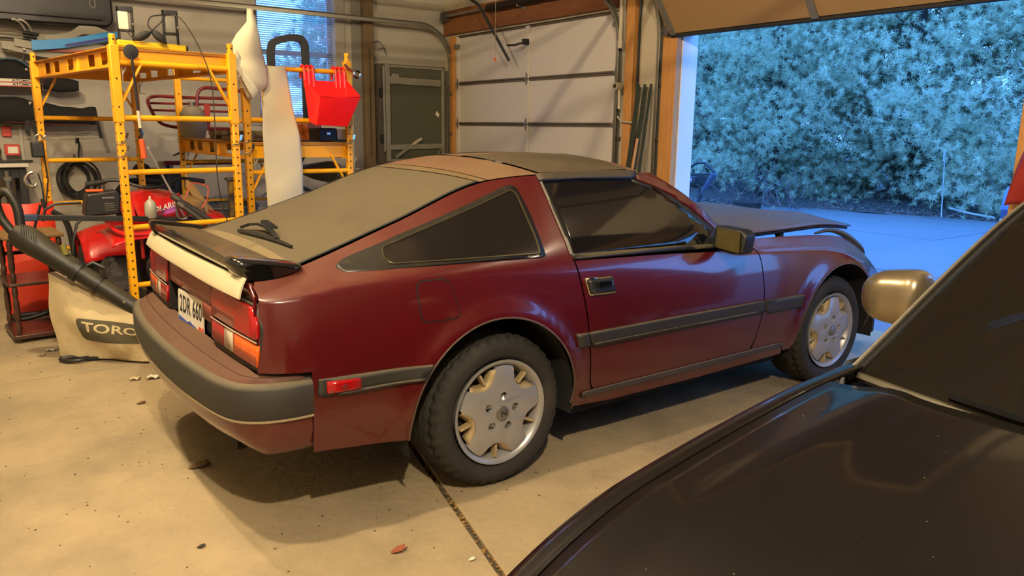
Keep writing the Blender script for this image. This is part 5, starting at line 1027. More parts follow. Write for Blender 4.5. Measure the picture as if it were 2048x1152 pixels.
# come-along winch hanging on the scaffold's rear post
t = Th('cable_winch', 'steel hand winch with open hook hanging on the rear scaffold post', 'winch', (-1.18, 3.60, .78)); 
t.part('winch_body', MB().box((-1.115, 3.60, 1.225), (.085, .06, .115)), 'black_plastic', bevel=.01); t.part('winch_bail', MB().tube(curve_pts([(-1.13, 3.6, 1.27), (-1.12, 3.6, 1.32), (-1.09, 3.6, 1.335), (-1.07, 3.6, 1.30)], 4), .007, 6), 'steel')
t.part('side_plate', MB().prism(round_poly([(-1.20, 1.075), (-1.17, 1.13), (-1.11, 1.12), (-1.10, 1.085), (-1.14, 1.055)], .015), 3.57, 3.578, lambda a, b, h: (a, h, b)), 'steel'); t.part('pulley', MB().lathe([(0, -.012), (.03, -.012), (.022, 0), (.03, .012), (0, .012)], 18, 'y', (-1.15, 3.59, 1.09)), 'steel')
t.part('hook', MB().tube(curve_pts([(-1.165, 3.575, 1.06), (-1.19, 3.575, 1.05), (-1.215, 3.575, 1.01), (-1.20, 3.575, .965), (-1.165, 3.575, .955), (-1.145, 3.575, .98)], 5), [.013]*10+[.014]*10+[.012, .010, .009, .007, .006, .004], 8), 'steel')
t.part('cable', MB().tube([(-1.13, 3.58, 1.05), (-1.115, 3.58, .97), (-1.11, 3.58, .80)], .006, 6).tube([(-1.08, 3.58, 1.2), (-1.07, 3.58, 1.0), (-1.105, 3.58, .80)], .006, 6), 'black_rubber'); t.part('handle', MB().cyl((-1.12, 3.585, .86), (-1.115, 3.585, .68), .014, n=10), 'black_rubber')
# ================================================================ quad bike under the scaffold
QX, QY = -.50, 3.0
q = Th('quad_bike', 'red quad bike parked under the yellow scaffold', 'quad bike', (QX, QY, 0)); QR = mat('quad_red', '#c01412', .35, coat=.4, var=.08)
for i, (sx_, y, r, w) in enumerate(((-1, 2.50, .27, .20), (1, 2.50, .27, .20), (-1, 3.42, .27, .22), (1, 3.42, .27, .22))):
    x = QX+sx_*.315
    def knob(rr, h, k, j): return rr-.022 if (2 <= j <= 7 and (k+(j // 2)) % 3 == 0) else rr
    prof = [(.12, -w/2+.01), (.20, -w/2), (r-.03, -w/2+.005), (r, -w/2+.03), (r+.006, -w/4), (r+.008, 0), (r+.006, w/4), (r, w/2-.03), (r-.03, w/2-.005), (.20, w/2), (.12, w/2-.01)]
    tw = q.part('tire', MB().lathe(prof, 54, 'x', (x, y, r+.005), mod=knob), 'tire', ang=30)
    q.part('wheel_hub', MB().lathe([(0, -w/2+.03), (.07, -w/2+.02), (.12, -w/2+.012), (.12, w/2-.012), (.07, w/2-.02), (0, w/2-.03)], 24, 'x', (x, y, r+.005)), 'galv_dark', tw)
for s in (-1, 1):
    def fend(u, v):
        return (QX+s*(.10+.29*v), 2.20+.62*u-.03*v, .685+.065*math.sin(math.pi*(.08+.72*u))*(1-.1*v)-.04*v**3)
    q.part('front_fender', MB().grid(fend, 18, 8), QR, solid=.008)
    q.part('rear_fender', MB().grid(lambda u, v: (QX+s*(.10+.34*v), 3.40-.34*math.cos(math.radians(20+150*u)), .33+.34*math.sin(math.radians(20+150*u))*(1-.2*v**3)), 14, 6), QR, solid=.008)
    q.part('shroud', MB().prism(round_poly([(2.60, .74), (2.66, .86), (2.80, .93), (3.02, .90), (3.05, .80), (2.85, .72)], .03), .0, .03, lambda a, b, h: (QX+s*(.155+h-.05*(b-.8)), a, b)), QR, bevel=.01)
    q.part('footrest', MB().b2((QX+s*.15, 2.80, .28), (QX+s*.40, 3.12, .31)), 'black_plastic', bevel=.01)
q.part('nose_cowl', MB().grid(lambda u, v: (QX+(-.16+.32*v), 2.36+.60*u, .70+.23*math.sin(math.pi/2*u)+.03*math.sin(math.pi*v)), 10, 8), QR, solid=.01)
pan = q.part('side_panel', MB().add([(QX-.15+.25*u, 2.34+.10*u+.04*v, .79+.12*v+.05*u) for u in (0, .5, 1) for v in (0, 1)], [(0, 1, 3, 2), (2, 3, 5, 4)]), QR, solid=.02, bevel=.006)
text_mb('POLARIS', .052, lambda a, b, h: (QX-.025+a*.92, 2.378+.36*a+.04*(.5+b*8)-.012, .873+b*.95+.2*a), bold=.0012, spacing=1.05).obj('lettering', 'plate_white', q.o, loc=-q.b)
q.part('seat', MB().ball((QX, 3.25, .80), (.15, .42, .075), 18, 10, .8), 'black_rubber'); q.part('chassis', MB().b2((QX-.14, 2.45, .28), (QX+.14, 3.6, .66)), 'well_black', bevel=.03)
q.part('handlebar', MB().tube(curve_pts([(QX-.38, 2.98, 1.0), (QX-.22, 2.92, 1.03), (QX-.06, 2.86, .98), (QX+.06, 2.86, .98), (QX+.22, 2.92, 1.03), (QX+.38, 2.98, 1.0)], 5), .012, 8), 'black_plastic')
for s in (-1, 1): q.part('hand_grip', MB().cyl((QX+s*.28, 2.945, 1.02), (QX+s*.40, 2.99, .998), .018, n=10), 'black_rubber')
RT = 'quad_red'
q.part('front_rack', MB().tube(curve_pts([(QX-.36, 2.72, .80), (QX-.37, 2.45, .79), (QX-.33, 2.28, .74), (QX-.22, 2.22, .725), (QX+.22, 2.22, .725), (QX+.33, 2.28, .74), (QX+.37, 2.45, .79), (QX+.36, 2.72, .80)], 5), .013, 8), RT)
for y in (2.35, 2.47, 2.59): q.part('rack_bar', MB().cyl((QX-.36, y, .785), (QX+.36, y, .785), .009, n=8), RT)
for x in (-.2, .2): q.part('rack_post', MB().cyl((QX+x, 2.26, .56), (QX+x, 2.26, .73), .011, n=8), RT)
q.part('front_bumper', MB().tube(curve_pts([(QX-.16, 2.40, .30), (QX-.17, 2.18, .36), (QX-.17, 2.14, .58), (QX+.17, 2.14, .58), (QX+.17, 2.18, .36), (QX+.16, 2.40, .30)], 5), .015, 8), 'black_plastic')
# carrier bar, black box, bottle on the rack
t = Th('carrier_bar', 'long black bar with blue taped ends lying across the quad', 'bar', (-.85, 2.30, .815)); t.part('bar', MB().beam((-1.26, 2.33, .853), (-.42, 2.30, .795), .034, .034), 'black_plastic', bevel=.003)
BL = mat('tape_blue', '#24344f', .7, var=.2)
t.part('taped_end', MB().beam((-1.36, 2.335, .855), (-1.26, 2.33, .853), .042, .040), BL, bevel=.006); t.part('taped_end', MB().beam((-.42, 2.30, .795), (-.33, 2.295, .79), .042, .040), BL, bevel=.006)
t.part('bracket', MB().tube([(-1.37, 2.33, .85), (-1.375, 2.33, .80), (-1.30, 2.33, .735)], .009, 6), 'black_plastic'); t.part('bracket', MB().tube([(-1.24, 2.33, .93), (-1.27, 2.33, .84), (-1.30, 2.33, .735), (-1.305, 2.33, .70)], .009, 6), 'black_plastic')
t.part('bracket', MB().tube([(-1.02, 2.32, .84), (-1.06, 2.30, .80), (-1.09, 2.28, .70), (-1.10, 2.28, .62)], .009, 6), 'black_plastic'); t.part('bracket', MB().tube([(-1.02, 2.32, .935), (-1.16, 2.32, .935), (-1.22, 2.32, .90), (-1.24, 2.32, .83)], .009, 6), 'black_plastic')
t.part('cradle_hook', MB().tube(curve_pts([(-.475, 2.27, .96), (-.465, 2.27, .90), (-.47, 2.27, .83), (-.44, 2.27, .80), (-.405, 2.27, .815), (-.40, 2.27, .85)], 4), .010, 6), 'galv_dark')
t = Th('winch_box', 'black lettered box with a red lid strap on the quad rack', 'box', (-.88, 2.42, .835)); t.part('box_body', MB().prism(round_poly([(-1.0, .84), (-.98, .98), (-.80, 1.0), (-.785, .95), (-.80, .845)], .015), 2.36, 2.52, lambda a, b, h: (a, h, b)), 'black_plastic', bevel=.01); t.part('strap', MB().box((-.925, 2.44, .998), (.10, .06, .014)), 'orange', bevel=.004)
t.part('print_line', MB().b2((-.895, 2.356, .960), (-.825, 2.358, .950)), mat('print_grey', '#6b675e', .6))
for k in range(4): t.part('print_line', MB().b2((-.885, 2.356, .92-.014*k), (-.83+.008*(k % 2), 2.358, .916-.014*k)), 'print_grey')
t = Th('plastic_bottle', 'pale plastic bottle standing on the quad rack', 'bottle', (-.62, 2.32, .815)); t.part('bottle_body', MB().lathe([(0, .815), (.036, .815), (.038, .82), (.038, .885), (.033, .915), (.018, .932), (.010, .938), (0, .938)], 20, 'z', (-.62, 2.32, 0)), mat('bottle', '#9c9a88', .35, var=.08)); t.part('cap', MB().lathe([(0, .938), (.007, .938), (.006, .958), (0, .96)], 10, 'z', (-.62, 2.32, 0)), 'plate_white')
single('wire_tangle', MB().tube(curve_pts([(-.60+.05*math.sin(k*2.1)+.02, 2.33+.015*math.cos(k*1.7), .84+.035*math.cos(k*1.3)) for k in range(12)], 4), .0025, 5), 'steel', (-.58, 2.33, .82), 'tangle of thin wire beside the pale bottle', 'wire')
# tan padded seat, grey tub, vacuum wands, pink hook, post
t = Th('tan_cushion', 'tan upholstered seat cushion lying behind the quad', 'cushion', (-.25, 2.9, .55)); t.part('cushion', MB().ball((-.33, 2.92, .79), (.20, .16, .12), 18, 10, .7), mat('tan_fabric', '#b08a4c', .8, var=.1, bump=.1)); t.part('cushion_back', MB().grid(lambda u, v: (-.24+.24*u, 2.96+.05*u, .96-.36*u+.10*v-.03*math.sin(math.pi*v)), 8, 6), 'tan_fabric', solid=.05)
t = Th('grey_tub', 'grey plastic tub between the two scaffolds', 'tub', (.25, 3.6, 0)); t.part('tub', MB().lathe([(0, .02), (.22, .02), (.26, .40), (.29, .72), (.30, .74), (.28, .75), (.27, .72), (.24, .40), (0, .06)], 30, 'z', (.23, 3.7, 0)), mat('tub_grey', '#55524a', .6, var=.1)); t.part('tub_rim', MB().tube([(.23+.295*math.cos(a), 3.7+.295*math.sin(a), .735) for a in np.linspace(0, 2*math.pi, 31)[:-1]], .012, 6, closed=True), 'tub_grey')
for i, (a, b) in enumerate((((-.50, 2.25, .965), (-.19, 2.22, .73)), ((-.48, 2.20, .92), (-.24, 2.14, .715)))):
    t = Th('vacuum_wand', ['upper grey vacuum wand slanting over the tan cushion', 'lower grey vacuum wand slanting over the tan cushion'][i], 'pipe', b, 'vacuum wands'); t.part('pipe', MB().cyl(a, b, .017, n=12), mat('wand_grey', '#3b3933', .5, var=.2)); t.part('cuff', MB().cyl(a, Vector(a).lerp(Vector(b), .14), .023, n=12), 'galv_dark')
single('bent_hook', MB().tube(curve_pts([(-.36, 2.55, .87), (-.335, 2.55, .935), (-.305, 2.55, 1.005), (-.28, 2.55, 1.02), (-.20, 2.55, 1.0), (-.185, 2.55, .97), (-.20, 2.55, .90), (-.235, 2.55, .84)], 4), .006, 6), mat('hook_pink', '#d06a4c', .5), (-.28, 2.55, .84), 'salmon pink bent rod hook standing behind the spoiler', 'hook')
t = Th('painted_post', 'short dark post with chipped yellow paint left of the scaffold leg', 'post', (-.03, 2.55, 0)); t.part('post_tube', MB().b2((-.045, 2.53, .05), (-.005, 2.57, 1.03)), mat('chipped', '#8a6a12', .6, var=.2, scale=12, col2='#3a3220', thr=(.40, .55)), bevel=.003); t.part('post_cap', MB().b2((-.06, 2.515, 1.03), (.01, 2.585, 1.05)), 'galv_dark', bevel=.003)
# dark clutter behind: machine under the far scaffold
t = Th('snow_blower', 'black garden machine with bent handles behind the quad', 'machine', (.0, 4.55, 0)); t.part('engine_block', MB().box((-.05, 4.75, .88), (.34, .30, .26)), 'black_plastic', bevel=.03); t.part('air_filter', MB().box((-.02, 4.58, 1.05), (.12, .08, .07)), mat('filter_white', '#a8a290', .6), bevel=.008); t.part('exhaust', MB().ball((-.22, 4.62, 1.0), (.08, .07, .07), 12, 8), 'black_rubber')
t.part('frame', MB().b2((-.4, 4.5, .2), (.4, 5.1, .72)), 'well_black', bevel=.04); t.part('handle', MB().tube(curve_pts([(-.50, 4.6, .72), (-.40, 4.6, .86), (-.30, 4.6, .905), (-.1, 4.6, .90), (.05, 4.6, .85)], 5), .03, 8), 'black_rubber')
for s in (-1, 1): t.part('wheel', MB().lathe([(.03, -.06), (.18, -.06), (.20, -.03), (.20, .03), (.18, .06), (.03, .06)], 28, 'x', (s*.42, 4.8, .205)), 'black_rubber')
t = Th('leaf_shield', 'curved dark plastic guard under the lower scaffold deck', 'guard', (.35, 4.4, 0)); t.part('guard_leg', MB().b2((-.04, 4.46, 0), (-.01, 4.49, 1.06)), 'black_plastic'); t.part('guard_leg', MB().b2((.58, 4.46, 0), (.61, 4.49, 1.06)), 'black_plastic'); t.part('guard', MB().grid(lambda u, v: (.02+.42*u, 4.40+.06*v, 1.14+.08*math.sin(math.pi*u)-.05*v*math.sin(math.pi*u)+.02*u), 12, 3), 'black_plastic', solid=.01); t.part('guard_rail', MB().b2((-.05, 4.45, 1.05), (.62, 4.50, 1.09)), 'dark_red', bevel=.003)
t = Th('hand_truck', 'black hand truck behind the hanging paper strip', 'hand truck', (.52, 2.95, 0)); t.part('upright', MB().cyl((.45, 2.98, .05), (.50, 2.98, 1.20), .02, n=10), 'black_plastic'); t.part('upright', MB().cyl((.60, 2.98, .05), (.62, 2.98, 1.12), .02, n=10), 'black_plastic'); t.part('crossbar', MB().cyl((.45, 2.98, .8), (.62, 2.98, .8), .014, n=8), 'black_plastic'); t.part('latch', MB().tube([(.58, 2.9, 1.08), (.64, 2.9, 1.12), (.66, 2.9, 1.17), (.72, 2.9, 1.20)], .012, 6), 'black_rubber'); t.part('guard', MB().tube(curve_pts([(.50, 2.9, .86), (.62, 2.9, .93), (.74, 2.9, .88), (.80, 2.9, .80)], 5), .018, 7), 'black_rubber'); t.part('knob', MB().ball((.56, 2.92, .95), .045, 12, 8), mat('rust', '#5b3017', .8, var=.4))
single('dust_sheet', MB().grid(lambda u, v: (.70+.65*u, 3.6+.5*v+.05*math.sin(5*u), .62+.50*math.sin(math.pi*(.15+.6*u))*(1-.3*v)+.03*math.sin(9*u+4*v)), 14, 10), mat('sheet_grey', '#6e695e', .9, var=.1), (1.0, 3.8, .6), 'grey dust sheet draped over boxes behind the scaffold', 'sheet', solid=.004)
# ================================================================ floor front left
t = Th('spindle_stand', 'dark wooden three-tier stand with turned spindles', 'plant stand', (-1.27, 2.86, 0)); WD = mat('dark_wood', '#3a2015', .4, coat=.3, var=.3, scale=6, stretch=(2, 8, 8))
cs = [(-1.41, 2.66), (-1.13, 2.70), (-1.44, 3.02), (-1.16, 3.06)]
for z, th_ in ((.055, .03), (.40, .022), (.705, .022)):
    ov = .035; mb = MB(); mb.prism(round_poly([(cs[0][0]-ov, cs[0][1]-ov), (cs[1][0]+ov, cs[1][1]-ov), (cs[3][0]+ov, cs[3][1]+ov), (cs[2][0]-ov, cs[2][1]+ov)], .02), z-th_, z, lambda a, b, h: (a, b, h)); t.part('shelf', mb, WD if z < .6 else mat('tan_seat', '#7a6038', .7, var=.15), bevel=.005)
for x, y in cs:
    for z0, z1 in ((.055, .378), (.40, .683)):
        prof = []; 
        for k in range(25): f = k/24; prof.append((.012+.0065*abs(math.sin(f*math.pi*4))+(.004 if .45 < f < .55 else 0), z0+(z1-z0)*f))
        t.part('spindle', MB().lathe(prof, 12, 'z', (x, y, 0)), WD)
    t.part('foot', MB().ball((x, y, .013), .013, 10, 6), WD)
t = Th('bent_tube_frame', 'black bent tube chair frame behind the spindle stand', 'chair frame', (-1.2, 3.2, 0)); t.part('arm_tube', MB().tube(curve_pts([(-1.42, 3.14, .53), (-1.25, 3.14, .53), (-1.17, 3.14, .51), (-1.13, 3.14, .44), (-1.12, 3.14, .33)], 5), .014, 8), 'black_plastic'); t.part('base_tube', MB().tube(curve_pts([(-1.11, 3.14, .30), (-1.12, 3.14, .20), (-1.18, 3.14, .10), (-1.30, 3.14, .06), (-1.4, 3.14, .05)], 5), .018, 8), 'black_plastic'); t.part('base_tube', MB().tube([(-1.4, 3.14, .05), (-1.4, 3.30, .05), (-1.2, 3.30, .05)], .018, 8), 'black_plastic')
t.part('back_tube', MB().tube(curve_pts([(-.98, 3.22, .10), (-.99, 3.22, .50), (-1.02, 3.22, .72), (-1.10, 3.22, .80)], 5), .020, 8), 'black_plastic')
single('red_sled', MB().grid(lambda u, v: (-1.43+.36*u+.02*v, 3.42+.20*v-.05*math.sin(math.pi*u), .02+.82*v-.012*math.sin(math.pi*u)), 10, 14), mat('sled_red', '#c8300f', .45, var=.1), (-1.25, 3.6, .02), 'orange-red plastic sled standing behind the spindle stand', 'sled', solid=.012, bevel=.004)
# blower-vac with its cloth bag
t = Th('leaf_blower', 'black leaf blower with a long tube sloping to the bag', 'leaf blower', (-1.1, 2.1, 0)); BP = mat('blower_black', '#17160f', .5, var=.2, dust=('#5d5138', .4, 1, .5))
def bpt(f): return Vector((-1.40, 2.13, .80)).lerp(Vector((-.79, 1.76, .285)), f)
t.part('motor_housing', MB().tube([bpt(f) for f in (0, .05, .13, .22, .33, .42)], [.055, .075, .078, .068, .062, .058], 16), BP)
for k in range(7): t.part('vent_fin', MB().tube([bpt(.045+.017*k)+Vector((0, -.078, .02)), bpt(.045+.017*k)+Vector((0, -.06, .055)), bpt(.045+.017*k)+Vector((0, -.02, .078))], .004, 5), 'black_plastic')
t.part('rear_handle', MB().tube(curve_pts([bpt(.02)+Vector((0, 0, -.03)), bpt(-.09)+Vector((0, 0, .03)), bpt(-.10)+Vector((-.01, 0, .14)), bpt(-.03)+Vector((-.0, 0, .215)), bpt(.03)+Vector((0.005, 0, .16)), bpt(.05)+Vector((0, 0, .06))], 5), .026, 10), BP)
t.part('tube', MB().tube([bpt(f) for f in (.40, .46, .60, .80, .97)], [.062, .055, .052, .050, .044], 16), BP); t.part('clamp_ring', MB().tube([bpt(.60), bpt(.63)], .060, 16), 'black_plastic'); t.part('clamp_ring', MB().tube([bpt(.44), bpt(.48)], .066, 16), 'black_plastic')
t.part('release_lever', MB().tube([bpt(.52)+Vector((0, 0, .055)), bpt(.56)+Vector((.02, 0, .10)), bpt(.60)+Vector((.05, 0, .085))], .012, 6), 'black_plastic'); t.part('bolt', MB().lathe([(0, -.006), (.009, -.004), (.009, .002)], 10, 'y', tuple(bpt(.80)+Vector((0, -.052, -.005)))), 'steel'); t.part('nozzle_lip', MB().box(bpt(.985)+Vector((0, -.02, 0)), (.10, .09, .014), ry=.66, rz=-.5), 'black_plastic', bevel=.004); t.part('choke_knob', MB().cyl(bpt(.38)+Vector((0, -.02, .06)), bpt(.36)+Vector((0, -.02, .11)), .018, n=10), mat('olive_knob', '#6f6a22', .5))
t = Th('debris_bag', 'grimy cream cloth bag with a grey lettered patch', 'bag', (-1.0, 2.0, 0)); CL = mat('canvas', '#bba983', .85, var=.12, scale=4, col2='#7d5f2c', thr=(.55, .75), bump=.2, bscale=25)
A0, A1 = Vector((-1.235, 2.14, 0)), Vector((-.80, 1.71, 0)); dn = Vector((-(A1-A0).y, (A1-A0).x, 0)).normalized()
def bagf(u, v):
    f = u; top = .535-.24*f-.02*math.sin(math.pi*f); z = .015+(top-.015)*v; bul = .06*math.sin(math.pi*min(1, v*.9+.1))*math.sin(math.pi*(.12+.8*f))+.010*math.sin(9*u+7*v)
    p = A0.lerp(A1, f); p = p-dn*bul+Vector((-.03*v*(1-f)+.012*math.sin(8*v), 0, 0)); return (p.x, p.y, z)
def bagb(u, v): p = Vector(bagf(u, v)); th_ = .115*(1-.4*v); return tuple(p+dn*th_)
mb = MB(); mb.grid(bagf, 24, 18); mb.grid(bagb, 24, 18)
n1 = 25*19
for i in range(24): mb.f.append((i*19+18, (i+1)*19+18, n1+(i+1)*19+18, n1+i*19+18)); mb.f.append((i*19, (i+1)*19, n1+(i+1)*19, n1+i*19))
for j in range(18): mb.f.append((j, j+1, n1+j+1, n1+j)); mb.f.append((24*19+j, 24*19+j+1, n1+24*19+j+1, n1+24*19+j))
t.part('cloth', mb, CL, ang=70)
def onbag(a, b, off): p = Vector(bagf(a, b)); return tuple(p-dn*off)
def surf2bag(a, b, h): return onbag(.34+a, b, .004+h)
mb = MB(); R0 = round_poly([(.335, .30), (.335, .64), (.99, .80), (.99, .38)], .06, 5); 
bm = bmesh.new(); vs = [bm.verts.new((p[0], 0, p[1])) for p in R0]; bm.faces.new(vs)
for c in np.arange(.36, 1, .05): bmesh.ops.bisect_plane(bm, geom=bm.verts[:]+bm.edges[:]+bm.faces[:], dist=1e-6, plane_co=(c, 0, 0), plane_no=(1, 0, 0))
for c in np.arange(.3, .8, .06): bmesh.ops.bisect_plane(bm, geom=bm.verts[:]+bm.edges[:]+bm.faces[:], dist=1e-6, plane_co=(0, 0, c), plane_no=(0, 0, 1))
mb.add([onbag(v.co.x, v.co.z, .003) for v in bm.verts], [tuple(v.index for v in f.verts) for f in (bm.verts.index_update() or bm.faces)]); bm.free()
t.part('patch', mb, mat('patch_grey', '#4a4433', .8, var=.1))
tx = text_mb('TORO', .26, lambda a, b, h: onbag(min(.995, .40+a*.72), .535+b*.78+(a)*.12, .006), bold=.006, align='LEFT'); t.part('lettering', tx, mat('print_cream', '#b5a67c', .7))
# floor litter
single('broken_mirror_shell', MB().tube(curve_pts([(-1.245, 2.07, .015), (-1.225, 1.99, .015), (-1.16, 1.95, .02), (-1.11, 1.985, .02), (-1.17, 2.05, .018)], 5, closed=True), .012, 6).box((-1.075, 1.965, .018), (.10, .03, .018), rz=-.2), 'black_plastic', (-1.16, 2.0, 0), 'black plastic frame lying on the floor before the cloth bag', 'plastic frame')
litter = [((-1.27, 2.33), .05, 'foil', 'crumpled silver foil scrap on the floor by the stand', '#b9b4a2'), ((-1.33, 2.24), .03, 'foil', 'small silver foil scrap nearest the stand foot', '#a39b80'), ((-1.02, 2.02), .04, 'leaf', 'curled brown leaf beside the black plastic frame', '#8a5a2a'), ((-.86, 1.40), .06, 'paper', 'white paper scrap beside the bumper end', '#cfc9b4'), ((-.95, 1.43), .045, 'paper', 'pale torn scrap on the floor left of the paper', '#b9ad88'), ((-.955, .045), .06, 'leaf', 'curled dry leaf at the shadow edge behind the bumper', '#6a5030'), ((-.575, -1.03), .04, 'leaf', 'flat reddish leaf near the floor joint', '#8a4a2c'), ((-1.12, -.62), .02, 'leaf', 'tiny dark leaf at the bottom of the floor', '#2a2015'), ((1.02, -1.02), .03, 'chip', 'dark chip on the floor beside the rear tire', '#4a3a2c'), ((-.40, -1.22), .018, 'chip', 'small white chip by the floor joint', '#d0c8b4'), ((-1.62, 1.28), .02, 'leaf', 'small dark leaf bit on the bare floor at left', '#3a2a18'), ((-1.0, 1.0), .03, 'leaf', 'brown leaf bit under the bumper corner', '#5a4020')]
for (x, y), s, nm, lb, cl in litter:
    mb = MB(); n = 7
    mb.grid(lambda u, v: (x+s*(u-.5)*1.3+.1*s*math.sin(7*v), y+s*(v-.5)*.9*(1-abs(u-.5)), .004+s*(.30*abs(math.sin(5*u+3*v)) if nm in ('foil', 'paper') else .22*(v-.5)**2*4*(.4+u))), 8, 6)
    single({'foil': 'foil_scrap', 'leaf': 'dry_leaf', 'paper': 'paper_scrap', 'chip': 'floor_chip'}[nm], mb, mat('litter'+cl[1:], cl, .7 if nm != 'foil' else .3, .8 if nm == 'foil' else 0), (x, y, 0), lb, {'foil': 'foil', 'leaf': 'leaf', 'paper': 'paper', 'chip': 'debris'}[nm], solid=.0015, smooth=nm != 'foil')
mb = MB()
for k in range(700):
    x, y = R_.uniform(-1.9, 2.2), R_.uniform(-2.0, 2.4); s = R_.uniform(.0012, .0035); mb.box((x, y, s*.4), (s*2, s*1.5, s), R_.uniform(0, 3))
o = mb.obj('floor_crumbs', mat('crumb', '#4a3c28', .9, var=.7, scale=30), smooth=False); tag(o, 'scattered dirt crumbs over the concrete floor', 'dirt'); o['kind'] = 'stuff'
# ---- framed screen leaning on the left wall near the corner
t = Th('screen_door', 'old green panel in a worn silver frame by the corner', 'panel', (3.15, 5.5, 1.0)); AL = mat('worn_alu', '#8f8a78', .5, .5, var=.3, scale=8)
x0, x1, z0, z1 = 2.76, 3.54, 1.02, 2.14
t.part('panel', MB().b2((x0, 5.50, z0), (x1, 5.53, z1)), mat('panel_olive', '#4a4a36', .7, var=.1, scale=3)); t.part('back_frame', MB().b2((2.66, 5.53, .98), (3.60, 5.66, 2.17)), mat('frame_dark', '#4a4436', .7, var=.15), bevel=.004)
for a, b in (((x0-.03, 5.47, z0-.02), (x0+.025, 5.51, z1+.03)), ((x1-.02, 5.48, z0), (x1+.02, 5.51, z1)), ((x0, 5.48, z1-.012), (x1, 5.51, z1+.018)), ((x0, 5.48, z0-.02), (x1, 5.51, z0+.012)), ((x0-.06, 5.48, z0+.1), (x0-.035, 5.50, z1))): t.part('frame_bar', MB().b2(a, b), AL, bevel=.003)
t.part('cross_rail', MB().beam((x0+.02, 5.485, 1.975), (x1-.04, 5.485, 1.965), .03, .085, up=(0, 0, 1)), AL, bevel=.006); t.part('cross_rail', MB().beam((x0+.02, 5.485, 1.175), (x1, 5.485, 1.19), .03, .065, up=(0, 0, 1)), AL, bevel=.006)
for z in (1.83, 1.28): t.part('hinge', MB().b2((2.665, 5.49, z-.05), (2.70, 5.53, z+.05)), 'black_plastic', bevel=.003)
t.part('label_scrap', MB().prism([(3.43, 1.58), (3.455, 1.63), (3.49, 1.59), (3.48, 1.545)], 5.497, 5.499, lambda a, b, h: (a, h, b)), PAP)
t.part('corner_tab', MB().box((2.86, 5.48, 2.03), (.10, .02, .05)), AL, bevel=.004); t.part('corner_tab', MB().beam((3.50, 5.48, 1.17), (3.46, 5.48, 1.07), .03, .012), AL)
t = Th('putty_tool', 'flat steel scraper with a pale handle across the green panel', 'tool', (3.0, 5.46, 1.05)); t.part('blade', MB().beam((2.84, 5.455, 1.055), (3.08, 5.455, 1.21), .012, .036, up=(0, 0, 1)), AL, bevel=.002); t.part('handle', MB().beam((3.08, 5.455, 1.21), (3.21, 5.455, 1.285), .016, .04, up=(0, 0, 1)), mat('handle_pale', '#a89f88', .5), bevel=.008)
single('chain', MB().tube([(2.575+.006*math.sin(k*2.2), 5.585+.006*math.cos(k*2.2), 2.35-.022*k) for k in range(60)], .006, 5), mat('chain_rust', '#5a4a34', .6, .6, var=.4, scale=30), (2.575, 5.58, 1.03), 'rusty chain hanging down the stud post', 'chain')
single('wire_loop', MB().tube(curve_pts([(2.66, 5.66, 2.40), (2.72, 5.66, 2.44), (2.80, 5.66, 2.38), (2.84, 5.66, 2.28), (2.80, 5.66, 2.36), (2.73, 5.66, 2.34)], 5), .004, 5), 'black_plastic', (2.75, 5.66, 2.3), 'thin black wire loop on the wall above the green panel', 'wire')
# ================================================================ outside: driveway, verge, pines
GX0 = XD+.05
dv = bpy.data.objects.new('driveway', None); COL.objects.link(dv); struct(dv, 'pale concrete driveway outside the open bay')
edge = fcurve([(-16, 17), (-5, 14.2), (0, 12.95), (2.36, 12.55), (3.16, 12.38), (4.06, 12.28), (4.9, 12.05), (5.6, 11.65), (6.06, 11.12), (6.85, 10.3), (9, 9.2), (30, 8.0)])
rows_ = [GX0, 6.4, 9.3, 12.2, 15.2]; ys = [-12, -8.5, -5.0, -1.6, 1.9, 5.4, 9.2]
for i in range(len(rows_)-1):
    for j in range(len(ys)-1):
        x0, x1, y0, y1 = rows_[i]+.008, rows_[i+1]-.008, ys[j]+.008, ys[j+1]-.008
        e0, e1 = edge(y0), edge(y1)
        if x0 >= max(e0, e1)-.05: continue
        poly = [(x0, y0), (min(x1, max(e0, x0+.02)), y0), (min(x1, max(e1, x0+.02)), y1), (x0, y1)]
        mb = MB(); mb.prism(poly, -.2, -.02-.004*((i+j) % 2), lambda a, b, h: (a, b, h)); mb.obj('slab', 'driveway', dv, bevel=.004)
MB().b2((GX0, -12, -.22), (15.5, 9.3, -.045)).obj('slab_joint', mat('joint_dark', '#3c4048', .95), dv)
gr = mat('verge_soil', '#54504e', .95, var=.5, scale=14, bump=.6, bscale=18, col2='#84807e', thr=(.56, .7))
def gz(x, y): return -.03+.10*min(1, max(0, (x-edge(y))/1.5))+.04*math.sin(x*1.3)*math.sin(y*.9)
vg = MB().grid(lambda u, v: (edge(-16+44*v)+.0+26*u*u-.05, -16+44*v, gz(edge(-16+44*v)+26*u*u, -16+44*v)), 30, 60)
struct(vg.obj('verge_ground', gr), 'rough leaf-strewn ground under the pines')
struct(MB().b2((-30, -60, -.5), (70, 60, -.24)).obj('far_ground', mat('far_soil', '#4c4a48', .95)), None)
